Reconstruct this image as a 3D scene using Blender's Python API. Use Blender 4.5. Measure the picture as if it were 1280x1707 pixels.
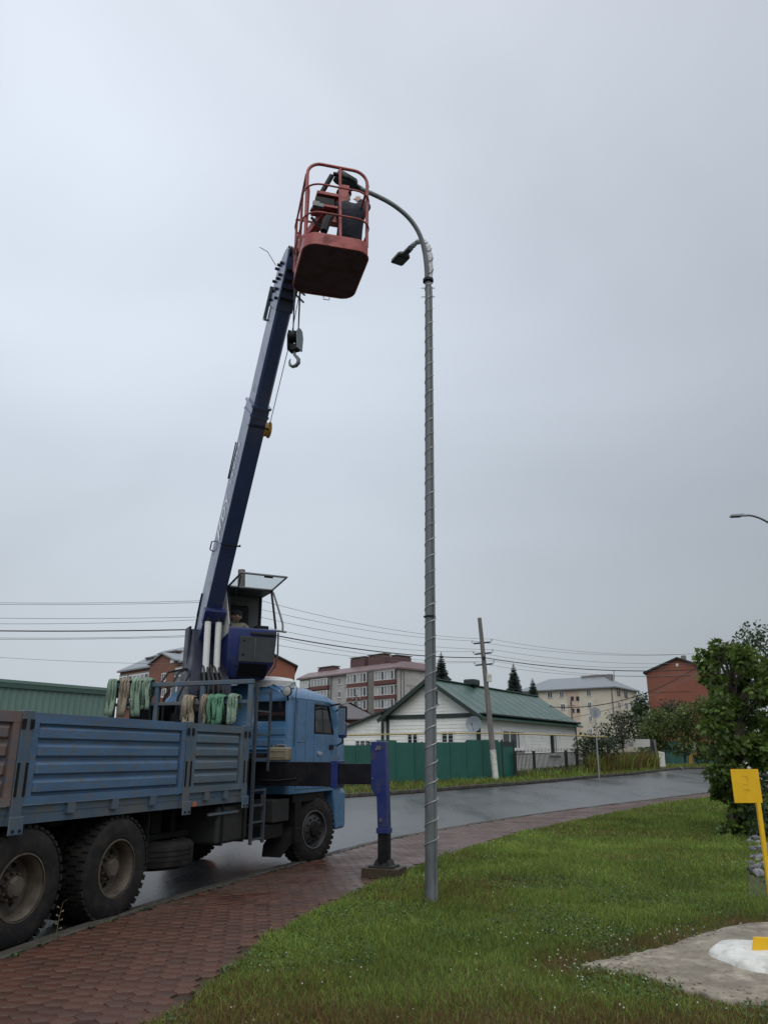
import bpy, bmesh, math, random
import numpy as np
from math import sin, cos, tan, pi, radians, sqrt, atan2, atan
from mathutils import Vector, Matrix
for o in list(bpy.data.objects): bpy.data.objects.remove(o)
SC = bpy.context.scene
COL = SC.collection
# ------------------------------------------------------------------ camera
FPX, CX, CY, HCAM = 1280.0, 640.0, 853.5, 1.66        # photograph is 1280 x 1707
PITCH = atan((1260 - CY) / FPX)
cam = bpy.data.cameras.new('camera'); camo = bpy.data.objects.new('camera', cam); COL.objects.link(camo)
camo.location = (0, 0, HCAM); camo.rotation_euler = (pi/2 + PITCH, 0, 0)
cam.sensor_fit = 'VERTICAL'; cam.sensor_height = 36; cam.lens = 36 * FPX / 1707
cam.clip_start = 0.05; cam.clip_end = 6000
SC.camera = camo
# ------------------------------------------------------------------ sky, sun, exposure
SC.view_settings.view_transform = 'Standard'; SC.view_settings.look = 'None'
SC.view_settings.exposure = 0.0; SC.view_settings.gamma = 1.0; SC.view_settings.use_curve_mapping = False
W = bpy.data.worlds.new('World'); SC.world = W; W.use_nodes = True
def world():
    nt = W.node_tree; N = nt.nodes; L = nt.links; N.clear()
    out = N.new('ShaderNodeOutputWorld'); bg = N.new('ShaderNodeBackground'); L.new(bg.outputs[0], out.inputs[0])
    sky = N.new('ShaderNodeTexSky'); sky.sky_type = 'NISHITA'; sky.sun_disc = False
    sky.sun_elevation = radians(52); sky.sun_rotation = radians(175); sky.air_density = 1.5; sky.dust_density = 4
    sk = N.new('ShaderNodeVectorMath'); sk.operation = 'SCALE'; sk.inputs['Scale'].default_value = 0.09
    L.new(sky.outputs[0], sk.inputs[0])
    tc = N.new('ShaderNodeTexCoord')
    sep = N.new('ShaderNodeSeparateXYZ'); L.new(tc.outputs['Generated'], sep.inputs[0])
    # overcast: brightness grows with elevation
    mr = N.new('ShaderNodeMapRange'); mr.inputs[1].default_value = -0.05; mr.inputs[2].default_value = 1.0
    L.new(sep.outputs[2], mr.inputs[0])
    ramp = N.new('ShaderNodeValToRGB'); L.new(mr.outputs[0], ramp.inputs[0])
    el = ramp.color_ramp.elements
    el[0].position = 0.0; el[0].color = (.40, .443, .475, 1)
    el[1].position = 1.0; el[1].color = (.86, .91, .99, 1)
    for p, c in ((.17, (.435, .48, .525, 1)), (.38, (.495, .55, .62, 1)), (.60, (.565, .62, .70, 1)), (.80, (.64, .69, .77, 1))):
        e = el.new(p); e.color = c
    # brighter cloud cover towards the left
    dt = N.new('ShaderNodeVectorMath'); dt.operation = 'DOT_PRODUCT'; L.new(tc.outputs['Generated'], dt.inputs[0])
    dt.inputs[1].default_value = Vector((-.85, .45, .25)).normalized()
    m2 = N.new('ShaderNodeMapRange'); m2.inputs[1].default_value = -.1; m2.inputs[2].default_value = .95
    m2.inputs[3].default_value = .86; m2.inputs[4].default_value = 1.34; m2.interpolation_type = 'SMOOTHSTEP'
    L.new(dt.outputs['Value'], m2.inputs[0])
    no = N.new('ShaderNodeTexNoise'); no.inputs['Scale'].default_value = 1.7; no.inputs['Detail'].default_value = 3
    no.inputs['Roughness'].default_value = .45; no.inputs['Distortion'].default_value = .6
    mp = N.new('ShaderNodeMapping'); mp.inputs['Scale'].default_value = (1, 1, 1.8); mp.inputs['Location'].default_value = (3.1, .4, 1.7)
    L.new(tc.outputs['Generated'], mp.inputs[0]); L.new(mp.outputs[0], no.inputs['Vector'])
    m3 = N.new('ShaderNodeMapRange'); m3.inputs[1].default_value = .3; m3.inputs[2].default_value = .7
    m3.inputs[3].default_value = .91; m3.inputs[4].default_value = 1.09; L.new(no.outputs[0], m3.inputs[0])
    mu = N.new('ShaderNodeMath'); mu.operation = 'MULTIPLY'; L.new(m2.outputs[0], mu.inputs[0]); L.new(m3.outputs[0], mu.inputs[1])
    sc = N.new('ShaderNodeVectorMath'); sc.operation = 'SCALE'; L.new(ramp.outputs[0], sc.inputs[0]); L.new(mu.outputs[0], sc.inputs['Scale'])
    mx = N.new('ShaderNodeMix'); mx.data_type = 'RGBA'; mx.inputs[0].default_value = .94
    L.new(sk.outputs[0], mx.inputs[6]); L.new(sc.outputs[0], mx.inputs[7])
    L.new(mx.outputs[2], bg.inputs[0]); bg.inputs[1].default_value = 1.0
world()
sl = bpy.data.lights.new('sun', 'SUN'); sl.energy = 1.5; sl.angle = radians(60); sl.color = (1, .97, .93)
so = bpy.data.objects.new('sun', sl); COL.objects.link(so)
so.rotation_euler = Vector((-.08, .62, -.9)).to_track_quat('-Z', 'Y').to_euler()
R = random.Random(7)
# ------------------------------------------------------------------ terrain and pixel helpers
_ty = np.arange(-200, 400, .25)
def _ss(a, b, x): t = np.clip((x-a)/(b-a), 0, 1); return t*t*(3-2*t)
_tz = np.cumsum(.0215 * _ss(14, 23, _ty) * (1-_ss(50, 70, _ty))) * .25
def GZ(y): return float(np.interp(y, _ty, _tz))
_c, _s = cos(PITCH), sin(PITCH)
def ray(x, y):
    a, b = (x-CX)/FPX, (CY-y)/FPX
    return Vector((a, _c - b*_s, _s + b*_c))
EYE = Vector((0, 0, HCAM))
def V(x, y, Y): r = ray(x, y); return EYE + r * (Y/r.y)         # point on the ray at world depth Y
def G(x, y, dz=0.0):                                             # point where the ray meets the terrain (+dz)
    r = ray(x, y); lo, hi = 1.0, 300.0
    g = lambda k: HCAM + r.z*k - GZ(r.y*k) - dz
    for _ in range(60):
        m = (lo+hi)/2
        if g(m) > 0: lo = m
        else: hi = m
    p = EYE + r*lo; return Vector((p.x, p.y, GZ(p.y)+dz))
# ------------------------------------------------------------------ mesh builder
class MB:
    def __init__(s): s.v = []; s.f = []; s.mi = []; s.cur = 0
    def add(s, vs, fs):
        n = len(s.v); s.v += [tuple(p) for p in vs]; s.f += [tuple(i+n for i in f) for f in fs]; s.mi += [s.cur]*len(fs); return s
    def box(s, x0, y0, z0, x1, y1, z1):
        return s.add([(x0,y0,z0),(x1,y0,z0),(x1,y1,z0),(x0,y1,z0),(x0,y0,z1),(x1,y0,z1),(x1,y1,z1),(x0,y1,z1)],
                     [(0,3,2,1),(4,5,6,7),(0,1,5,4),(1,2,6,5),(2,3,7,6),(3,0,4,7)])
    def obox(s, c, ax, ay, az):            # centre and three half vectors
        c, ax, ay, az = Vector(c), Vector(ax), Vector(ay), Vector(az)
        return s.add([c-ax-ay-az, c+ax-ay-az, c+ax+ay-az, c-ax+ay-az, c-ax-ay+az, c+ax-ay+az, c+ax+ay+az, c-ax+ay+az],
                     [(0,3,2,1),(4,5,6,7),(0,1,5,4),(1,2,6,5),(2,3,7,6),(3,0,4,7)])
    def beam(s, a, b, w, h, up=(0,0,1)):
        a, b = Vector(a), Vector(b); d = (b-a); L = d.length; d.normalize(); u = Vector(up)
        if abs(d.dot(u)) > .98: u = Vector((1,0,0))
        x = d.cross(u).normalized(); z = x.cross(d).normalized()
        return s.obox((a+b)/2, d*(L/2), x*(w/2), z*(h/2))
    def tube(s, pts, r, n=8, caps=True):
        pts = [Vector(p) for p in pts]; m = len(pts)
        rs = r if isinstance(r, (list, tuple)) else [r]*m
        t0 = (pts[1]-pts[0]).normalized(); u = Vector((0,0,1))
        if abs(t0.dot(u)) > .95: u = Vector((1,0,0))
        u = (u - t0*u.dot(t0)).normalized(); base = len(s.v); vs = []; fs = []
        for i, p in enumerate(pts):
            t = (pts[min(i+1,m-1)] - pts[max(i-1,0)])
            t = t.normalized() if t.length > 1e-9 else t0
            u = (u - t*u.dot(t)); u.normalize(); w = t.cross(u)
            for k in range(n):
                a = 2*pi*k/n; vs.append(p + (u*cos(a) + w*sin(a))*rs[i])
        for i in range(m-1):
            for k in range(n):
                fs.append((i*n+k, i*n+(k+1)%n, (i+1)*n+(k+1)%n, (i+1)*n+k))
        if caps: fs.append(tuple(range(n-1,-1,-1))); fs.append(tuple((m-1)*n+k for k in range(n)))
        return s.add(vs, fs)
    def cyl(s, a, b, r, r2=None, n=16): return s.tube([a, b], [r, r if r2 is None else r2], n)
    def lathe(s, prof, o, ax, n=28):       # prof: (radius, height along ax)
        o, ax = Vector(o), Vector(ax).normalized(); u = Vector((0,0,1)) if abs(ax.z) < .9 else Vector((1,0,0))
        u = (u-ax*u.dot(ax)).normalized(); w = ax.cross(u); vs = []; fs = []; m = len(prof)
        for r, h in prof:
            for k in range(n):
                a = 2*pi*k/n; vs.append(o + ax*h + (u*cos(a)+w*sin(a))*r)
        for i in range(m-1):
            for k in range(n): fs.append((i*n+k, i*n+(k+1)%n, (i+1)*n+(k+1)%n, (i+1)*n+k))
        return s.add(vs, fs)
    def prism(s, poly, fn, d0, d1):        # fn(a, b, d) -> point
        n = len(poly)
        return s.add([fn(a,b,d0) for a,b in poly] + [fn(a,b,d1) for a,b in poly],
              [tuple(range(n-1,-1,-1)), tuple(range(n,2*n))] + [(i,(i+1)%n,n+(i+1)%n,n+i) for i in range(n)])
    def loft(s, rings, cap0=True, cap1=True):
        n = len(rings[0]); vs = [p for r in rings for p in r]; fs = []
        for i in range(len(rings)-1):
            for k in range(n): fs.append((i*n+k, i*n+(k+1)%n, (i+1)*n+(k+1)%n, (i+1)*n+k))
        if cap0: fs.append(tuple(range(n-1,-1,-1)))
        if cap1: fs.append(tuple((len(rings)-1)*n+k for k in range(n)))
        return s.add(vs, fs)
    def sphere(s, c, r, n=12, m=8, sc=(1,1,1)):
        c = Vector(c); vs = [c + Vector((0,0,-r*sc[2]))]; fs = []
        for i in range(1, m):
            ph = -pi/2 + pi*i/m
            for k in range(n): a = 2*pi*k/n; vs.append(c + Vector((r*cos(ph)*cos(a)*sc[0], r*cos(ph)*sin(a)*sc[1], r*sin(ph)*sc[2])))
        vs.append(c + Vector((0,0,r*sc[2]))); top = len(vs)-1
        for k in range(n): fs.append((0, 1+(k+1)%n, 1+k)); fs.append((top, 1+(m-2)*n+k, 1+(m-2)*n+(k+1)%n))
        for i in range(m-2):
            for k in range(n): fs.append((1+i*n+k, 1+i*n+(k+1)%n, 1+(i+1)*n+(k+1)%n, 1+(i+1)*n+k))
        return s.add(vs, fs)
    def mesh(s, name, smooth=38, recalc=True):
        me = bpy.data.meshes.new(name); me.from_pydata(s.v, [], s.f)
        if any(s.mi): me.polygons.foreach_set('material_index', s.mi)
        if recalc:
            b = bmesh.new(); b.from_mesh(me); bmesh.ops.recalc_face_normals(b, faces=b.faces); b.to_mesh(me); b.free()
        if smooth:
            me.polygons.foreach_set('use_smooth', [True]*len(me.polygons)); me.set_sharp_from_angle(angle=radians(smooth))
        me.update(); return me
    def build(s, name, mat, parent=None, smooth=38, bevel=None, recalc=True, seg=2):
        me = s.mesh(name, smooth, recalc)
        for m in (mat if isinstance(mat, (list, tuple)) else [mat]): me.materials.append(m)
        o = bpy.data.objects.new(name, me); COL.objects.link(o)
        if parent: o.parent = parent
        if bevel:
            b = o.modifiers.new('bevel', 'BEVEL'); b.width = bevel; b.segments = seg; b.limit_method = 'ANGLE'; b.angle_limit = radians(40)
            b.harden_normals = True
        return o
def tag(o, label=None, cat=None, group=None, kind=None):
    for k, v in (('label', label), ('category', cat), ('group', group), ('kind', kind)):
        if v: o[k] = v
    return o
def empty(name, loc=(0,0,0), rz=0.0, label=None, cat=None, group=None):
    o = bpy.data.objects.new(name, None); COL.objects.link(o); o.location = loc; o.rotation_euler = (0,0,rz)
    o.empty_display_size = .2
    return tag(o, label, cat, group)
def inst(name, me, parent=None, mat=None, loc=None):
    o = bpy.data.objects.new(name, me); COL.objects.link(o)
    if parent: o.parent = parent
    if loc is not None: o.location = loc
    return o
def npmesh(name, verts, tris, mat, cols=None, parent=None, smooth=False):
    me = bpy.data.meshes.new(name); nv, nf = len(verts), len(tris)
    me.vertices.add(nv); me.vertices.foreach_set('co', np.asarray(verts, np.float32).ravel())
    me.loops.add(nf*3); me.loops.foreach_set('vertex_index', np.asarray(tris, np.int32).ravel())
    me.polygons.add(nf); me.polygons.foreach_set('loop_start', np.arange(0, nf*3, 3, dtype=np.int32))
    me.polygons.foreach_set('loop_total', np.full(nf, 3, np.int32))
    if smooth: me.polygons.foreach_set('use_smooth', np.ones(nf, bool))
    me.update(calc_edges=True)
    if cols is not None:
        a = me.color_attributes.new('Col', 'FLOAT_COLOR', 'POINT')
        c4 = np.ones((nv, 4), np.float32); c4[:, :3] = cols; a.data.foreach_set('color', c4.ravel())
    me.materials.append(mat); o = bpy.data.objects.new(name, me); COL.objects.link(o)
    if parent: o.parent = parent
    return o
# ------------------------------------------------------------------ materials
def MAT(name, col, rough=.6, metal=0.0, var=.12, vscale=6.0, bump=0.0, bscale=40.0, dirt=None, damt=0.0, dscale=2.5,
        stretch=(1,1,1), rvar=.1, spec=.5, objrand=0.0, island=0.0, coat=0.0, attr=False, trans=0.0, dcon=.12):
    m = bpy.data.materials.new(name); m.use_nodes = True; nt = m.node_tree; N = nt.nodes; L = nt.links
    b = N['Principled BSDF']; b.inputs['Metallic'].default_value = metal; b.inputs['Specular IOR Level'].default_value = spec
    if coat: b.inputs['Coat Weight'].default_value = coat; b.inputs['Coat Roughness'].default_value = .12
    tc = N.new('ShaderNodeTexCoord'); mp = N.new('ShaderNodeMapping'); mp.inputs['Scale'].default_value = stretch
    L.new(tc.outputs['Object'], mp.inputs[0])
    def noise(scale, det=4, rough_=.55):
        n = N.new('ShaderNodeTexNoise'); n.inputs['Scale'].default_value = scale; n.inputs['Detail'].default_value = det
        n.inputs['Roughness'].default_value = rough_; L.new(mp.outputs[0], n.inputs['Vector']); return n.outputs[0]
    def mrange(src, a, b_, lo, hi):
        r = N.new('ShaderNodeMapRange'); r.inputs[1].default_value = a; r.inputs[2].default_value = b_
        r.inputs[3].default_value = lo; r.inputs[4].default_value = hi; L.new(src, r.inputs[0]); return r.outputs[0]
    if attr:
        ca = N.new('ShaderNodeVertexColor'); ca.layer_name = 'Col'; c = ca.outputs[0]
    else:
        rgb = N.new('ShaderNodeRGB'); rgb.outputs[0].default_value = (*col, 1); c = rgb.outputs[0]
    nz = noise(vscale)
    def scale(c, f):
        s = N.new('ShaderNodeVectorMath'); s.operation = 'SCALE'; L.new(c, s.inputs[0]); L.new(f, s.inputs['Scale']); return s.outputs[0]
    if var: c = scale(c, mrange(nz, .25, .75, 1-var, 1+var))
    if objrand:
        oi = N.new('ShaderNodeObjectInfo'); c = scale(c, mrange(oi.outputs['Random'], 0, 1, 1-objrand, 1+objrand))
    if island:
        ge = N.new('ShaderNodeNewGeometry'); c = scale(c, mrange(ge.outputs['Random Per Island'], 0, 1, 1-island, 1+island))
    ro = mrange(nz, .3, .7, max(0, rough-rvar), min(1, rough+rvar))
    if dirt:
        dn = noise(dscale, 6, .65); f = mrange(dn, .5-dcon-(damt-.5)*.5, .5+dcon-(damt-.5)*.5, 0, 1)
        mx = N.new('ShaderNodeMix'); mx.data_type = 'RGBA'; L.new(f, mx.inputs[0]); L.new(c, mx.inputs[6]); mx.inputs[7].default_value = (*dirt, 1)
        c = mx.outputs[2]
        mr = N.new('ShaderNodeMix'); L.new(f, mr.inputs[0]); L.new(ro, mr.inputs[2]); mr.inputs[3].default_value = .85; ro = mr.outputs[0]
    L.new(c, b.inputs['Base Color']); L.new(ro, b.inputs['Roughness'])
    if bump:
        bn = N.new('ShaderNodeBump'); bn.inputs['Strength'].default_value = bump; bn.inputs['Distance'].default_value = .02
        L.new(noise(bscale, 5, .6), bn.inputs['Height']); L.new(bn.outputs[0], b.inputs['Normal'])
    if trans:
        tr = N.new('ShaderNodeBsdfTranslucent'); L.new(c, tr.inputs[0]); ms = N.new('ShaderNodeMixShader'); ms.inputs[0].default_value = trans
        L.new(b.outputs[0], ms.inputs[1]); L.new(tr.outputs[0], ms.inputs[2]); L.new(ms.outputs[0], N['Material Output'].inputs[0])
    return m
def GLASS(name, tint=(.8,.85,.85), alpha=.35, rough=.03):
    m = bpy.data.materials.new(name); m.use_nodes = True; nt = m.node_tree; N = nt.nodes; L = nt.links
    b = N['Principled BSDF']; b.inputs['Base Color'].default_value = (.02,.025,.03,1); b.inputs['Roughness'].default_value = rough
    b.inputs['Specular IOR Level'].default_value = .6
    t = N.new('ShaderNodeBsdfTransparent'); t.inputs[0].default_value = (*tint, 1)
    ms = N.new('ShaderNodeMixShader'); ms.inputs[0].default_value = alpha
    L.new(t.outputs[0], ms.inputs[1]); L.new(b.outputs[0], ms.inputs[2]); L.new(ms.outputs[0], N['Material Output'].inputs[0]); return m
M = {}
M['cabblue'] = MAT('cab_blue_paint', (.070,.170,.315), .34, var=.1, vscale=2, dirt=(.10,.11,.11), damt=.2, dscale=9, coat=.12)
M['cabrear'] = M['cabblue']
M['bed'] = MAT('bed_blue_paint', (.068,.138,.245), .40, var=.2, vscale=3, stretch=(.5,1,1.6), dirt=(.12,.115,.10), damt=.30, dscale=14, bump=.1, bscale=30)
M['bedframe'] = MAT('bed_frame_paint', (.062,.105,.155), .5, var=.15, vscale=3, dirt=(.12,.115,.10), damt=.4, dscale=4)
M['bedrust'] = MAT('bed_faded_rusty_paint', (.17,.115,.095), .7, var=.25, vscale=3, stretch=(.5,1,1.6), dirt=(.085,.115,.16), damt=.35, dscale=4, bump=.1, bscale=30)
M['bedgrey'] = MAT('bed_faded_grey_paint', (.085,.13,.17), .5, var=.2, vscale=3, stretch=(.5,1,1.6), dirt=(.12,.115,.105), damt=.36, dscale=4, bump=.1, bscale=30)
M['chassis'] = MAT('chassis_black', (.008,.008,.009), .7, var=.3, dirt=(.020,.017,.014), damt=.35, dscale=5, spec=.2)
M['box'] = MAT('grey_box_metal', (.026,.028,.03), .6, var=.2, spec=.3, dirt=(.032,.029,.026), damt=.4, dscale=5)
M['rubber'] = MAT('tyre_rubber', (.013,.013,.014), .75, var=.25, vscale=8, dirt=(.036,.031,.026), damt=.38, dscale=6, bump=.15, bscale=60, spec=.25)
M['rim'] = MAT('rim_dirty', (.105,.084,.064), .7, var=.25, vscale=5, dirt=(.05,.043,.035), damt=.45, dscale=7)
M['rimdark'] = MAT('rim_dark', (.03,.03,.032), .5, var=.2)
M['chrome'] = MAT('chrome', (.75,.77,.8), .15, 1.0, var=.03)
M['steel'] = MAT('worn_steel', (.17,.175,.18), .48, .7, var=.2, vscale=8)
M['craneblue'] = MAT('crane_blue_paint', (.018,.030,.145), .35, var=.12, vscale=3, dirt=(.05,.05,.06), damt=.2, dscale=5, coat=.2)
M['boomblue'] = MAT('boom_navy_paint', (.036,.060,.155), .28, var=.1, vscale=2, dirt=(.06,.065,.07), damt=.15, dscale=3, coat=.55)
M['boomgrey'] = MAT('boom_grey_section', (.19,.22,.24), .38, var=.1, vscale=3, coat=.2)
M['black'] = MAT('black_paint', (.008,.008,.011), .5, var=.2, dirt=(.016,.016,.016), damt=.2, spec=.25)
M['cabdark'] = MAT('cabin_grey_panel', (.05,.055,.06), .4, var=.12)
M['red'] = MAT('basket_red_paint', (.36,.07,.065), .45, var=.15, vscale=5, dirt=(.12,.04,.035), damt=.25, dscale=6)
M['redfloor'] = MAT('basket_floor_steel', (.075,.024,.032), .6, var=.25, vscale=4, dirt=(.05,.02,.02), damt=.4, dscale=5)
M['navy'] = MAT('navy_workwear', (.007,.010,.021), .85, var=.3, vscale=14, bump=.6, bscale=12)
M['skin'] = MAT('skin', (.42,.25,.18), .55, var=.08)
M['capdark'] = MAT('dark_cap', (.02,.02,.022), .8)
M['jacket'] = MAT('khaki_jacket', (.30,.28,.22), .85, var=.15, bump=.3, bscale=20)
M['white'] = MAT('white_paint', (.72,.72,.70), .45, var=.06, dirt=(.3,.29,.27), damt=.15)
M['galv'] = MAT('galvanised_steel', (.16,.175,.185), .5, .45, var=.22, vscale=10, stretch=(1,1,.3), dirt=(.20,.21,.22), damt=.3, dscale=9)
M['galvlight'] = MAT('galvanised_light', (.34,.36,.38), .45, .4, var=.15, vscale=10)
M['lamp'] = MAT('luminaire_black', (.016,.019,.022), .4, var=.1)
M['lampgrey'] = MAT('luminaire_grey', (.30,.33,.36), .4, .2, var=.08)
M['wrap'] = MAT('plastic_film_wrap', (.45,.47,.49), .3, var=.2, vscale=25, bump=.5, bscale=30)
M['wire'] = MAT('wire_bright', (.55,.56,.56), .4, .5, var=.1)
M['cable'] = MAT('cable_black', (.022,.023,.025), .6, var=.1)
M['navyblack'] = MAT('dark_navy_paint', (.010,.013,.035), .45, var=.2, spec=.35)
M['cablegrey'] = MAT('cable_aluminium', (.15,.155,.165), .5, .2, var=.1)
M['wood'] = MAT('oily_timber', (.055,.036,.02), .6, var=.4, vscale=5, stretch=(1,6,6), dirt=(.03,.022,.015), damt=.4, dscale=8)
M['yellow'] = MAT('yellow_paint', (.78,.46,.010), .45, var=.07, vscale=9, dirt=(.35,.22,.03), damt=.12, dscale=8)
M['gasyellow'] = MAT('gas_pipe_yellow', (.40,.32,.12), .6, var=.1)
M['drum'] = MAT('reel_yellow', (.50,.29,.06), .5, var=.2)
M['concrete'] = MAT('concrete', (.24,.235,.215), .85, var=.2, vscale=6, bump=.3, bscale=60, dirt=(.12,.115,.10), damt=.4, dscale=3)
M['fabgreen'] = MAT('sling_green', (.10,.24,.15), .85, var=.25, vscale=25, bump=.4, bscale=30, objrand=.25)
M['fabpale'] = MAT('sling_pale_green', (.19,.27,.20), .85, var=.25, vscale=25, bump=.4, bscale=30, objrand=.25)
M['fabtan'] = MAT('sling_tan', (.24,.20,.145), .85, var=.25, vscale=25, bump=.4, bscale=30, objrand=.25)
M['jerry'] = MAT('jerrycan_tan', (.23,.20,.135), .6, var=.15, dirt=(.1,.09,.06), damt=.3)
M['lens'] = MAT('lens_amber', (.5,.13,.03), .25, var=.05)
M['lampdark'] = MAT('lamp_lens_dark', (.012,.014,.017), .3, var=.1)
M['sidepanel'] = MAT('sky_reflection_panel', (.52,.53,.50), .3, var=.12, vscale=5)  # pale base colour stands in for sky reflected on the cabin side
M['lampglass'] = MAT('lamp_lens', (.35,.37,.35), .15, var=.05)
M['glass'] = GLASS('cab_glass', (.55,.6,.6), .5)
M['glassclear'] = GLASS('clear_glass', (.86,.9,.9), .22)
M['mirror'] = MAT('mirror_glass', (.7,.72,.72), .04, 1.0, var=0)
M['seat'] = MAT('cabin_lining', (.12,.125,.125), .8, var=.1)
# ================================================================== SETTING: ground, road, kerbs, pavement
def pl(pts, ext0=None, ext1=None, n=90):
    p = [np.array(G(x, y)[:2]) for x, y in pts]
    if ext0: p = [np.array(e, float) for e in ext0] + p
    if ext1: p = p + [np.array(e, float) for e in ext1]
    p = np.array(p); d = np.r_[0, np.cumsum(np.linalg.norm(np.diff(p, axis=0), axis=1))]
    t = np.linspace(0, d[-1], n); x = np.interp(t, d, p[:,0]); y = np.interp(t, d, p[:,1])
    for _ in range(4):
        x[1:-1] = (x[:-2]+2*x[1:-1]+x[2:])/4; y[1:-1] = (y[:-2]+2*y[1:-1]+y[2:])/4
    return np.stack([x, y], 1)
KERB = pl([(0,1602),(120,1553),(240,1517),(400,1469),(560,1424),(640,1403),(730,1386),(850,1366),(1000,1346),(1160,1326)],
          ext0=[(-9.5,-12),(-5.2,0.9),(-4.35,3.5),(-3.7,5.6)], ext1=[(19.5,38.5),(30,47),(48,56),(80,66)], n=200)
LAWN = pl([(300,1707),(400,1612),(500,1541),(600,1493),(720,1441),(850,1396),(1000,1363),(1160,1334)],
          ext0=[(-6.0,-12),(-2.6,0.9),(-1.9,3.6)], ext1=[(19.3,35.4),(30,44),(48,53),(80,63)], n=200)
FARK = pl([(560,1331),(700,1322),(800,1313),(900,1306),(985,1297),(1060,1291),(1135,1282)],
          ext0=[(-24,-12),(-16,9),(-9,22.5)], ext1=[(31,56),(44,64),(80,78)], n=200)
def edge_at(line, y): return float(np.interp(y, line[:,1], line[:,0]))
def edges_at(line, y): return np.interp(y, line[:,1], line[:,0])
M['soil'] = MAT('soil_grass_base', (.040,.050,.016), .95, var=.4, vscale=1.5, dirt=(.06,.045,.028), damt=.4, dscale=.8, bump=.5, bscale=14)
def ground():
    ys = np.r_[[-3000,-600,-100], np.arange(-20, 90, 2.0), [110,160,260,500,1200,4000]]
    xs = np.r_[[-4000,-900,-300,-100], np.arange(-60, 90, 10.0), [120,300,900,4000]]
    v = [(x, y, GZ(y)-.03) for y in ys for x in xs]; nx = len(xs)
    f = [(j*nx+i, j*nx+i+1, (j+1)*nx+i+1, (j+1)*nx+i) for j in range(len(ys)-1) for i in range(nx-1)]
    return tag(MB().add(v, f).build('ground', M['soil'], recalc=False, smooth=80), kind='structure')
ground()
def ribbon(name, A, B, za, zb, mat, k=8):
    n = len(A); v = []; f = []
    for i in range(n):
        for j in range(k+1):
            t = j/k; x, y = A[i]*(1-t)+B[i]*t; v.append((x, y, GZ(y) + za*(1-t)+zb*t))
    for i in range(n-1):
        for j in range(k): a = i*(k+1)+j; f.append((a, a+1, a+k+2, a+k+1))
    return MB().add(v, f).build(name, mat, recalc=True, smooth=80)
def asphalt():
    m = bpy.data.materials.new('wet_asphalt'); m.use_nodes = True; N = m.node_tree.nodes; L = m.node_tree.links; b = N['Principled BSDF']
    tc = N.new('ShaderNodeTexCoord')
    def noise(s, d=4, st=(1,1,1)):
        mp = N.new('ShaderNodeMapping'); mp.inputs['Scale'].default_value = st; mp.inputs['Rotation'].default_value = (0,0,radians(-32)); L.new(tc.outputs['Object'], mp.inputs[0])
        n = N.new('ShaderNodeTexNoise'); n.inputs['Scale'].default_value = s; n.inputs['Detail'].default_value = d; n.inputs['Roughness'].default_value = .6
        L.new(mp.outputs[0], n.inputs['Vector']); return n.outputs[0]
    def mr(src, a, b_, lo, hi):
        r = N.new('ShaderNodeMapRange'); r.inputs[1].default_value = a; r.inputs[2].default_value = b_; r.inputs[3].default_value = lo; r.inputs[4].default_value = hi
        L.new(src, r.inputs[0]); return r.outputs[0]
    big = noise(.35, 5, (1.6,.35,1)); fine = noise(90, 3)
    col = N.new('ShaderNodeMix'); col.data_type = 'RGBA'; col.inputs[6].default_value = (.050,.052,.055,1); col.inputs[7].default_value = (.088,.088,.088,1)
    L.new(mr(big, .35, .65, 0, 1), col.inputs[0]); L.new(col.outputs[2], b.inputs['Base Color'])
    L.new(mr(big, .3, .7, .20, .42), b.inputs['Roughness']); b.inputs['Specular IOR Level'].default_value = .55
    bp = N.new('ShaderNodeBump'); bp.inputs['Strength'].default_value = .25; bp.inputs['Distance'].default_value = .006; L.new(fine, bp.inputs['Height']); L.new(bp.outputs[0], b.inputs['Normal'])
    return m
M['asphalt'] = asphalt()
def tparam(L, n=200):      # road edges paired by arc length
    return L
tag(ribbon('road', KERB, FARK, 0.0, 0.0, M['asphalt'], 16), kind='structure')
# cracks sealed with bitumen across the road
M['bitumen'] = MAT('bitumen_seam', (.012,.012,.013), .35, var=.2)
# ------------------------------------------------------------------ pavement bed + hexagonal pavers
M['bedding'] = MAT('paver_joint_soil', (.036,.023,.016), .9, var=.3, vscale=8, bump=.4, bscale=40)
M['paver'] = MAT('red_concrete_paver', (.094,.034,.021), .26, var=.25, vscale=5, rvar=.12, island=.32, objrand=.32, bump=.25, bscale=70,
                 dirt=(.060,.042,.028), damt=.38, dscale=.9, dcon=.2, spec=.55)
pav = tag(ribbon('pavement', KERB, LAWN, .045, .045, M['bedding'], 3), kind='structure')
HEXR = .094
def hex_piece(mb, cx, cy, rz, tz, tilt, r=HEXR*.982):
    z = GZ(cy) + .062 + tz; top = []; mid = []; bot = []
    for k in range(6):
        a = rz + k*pi/3; dx, dy = cos(a), sin(a)
        zz = z + tilt[0]*dx*r + tilt[1]*dy*r
        top.append((cx+dx*(r-.004), cy+dy*(r-.004), zz)); mid.append((cx+dx*r, cy+dy*r, zz-.004)); bot.append((cx+dx*r, cy+dy*r, zz-.03))
    mb.loft([bot, mid, top], cap0=False)
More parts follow.
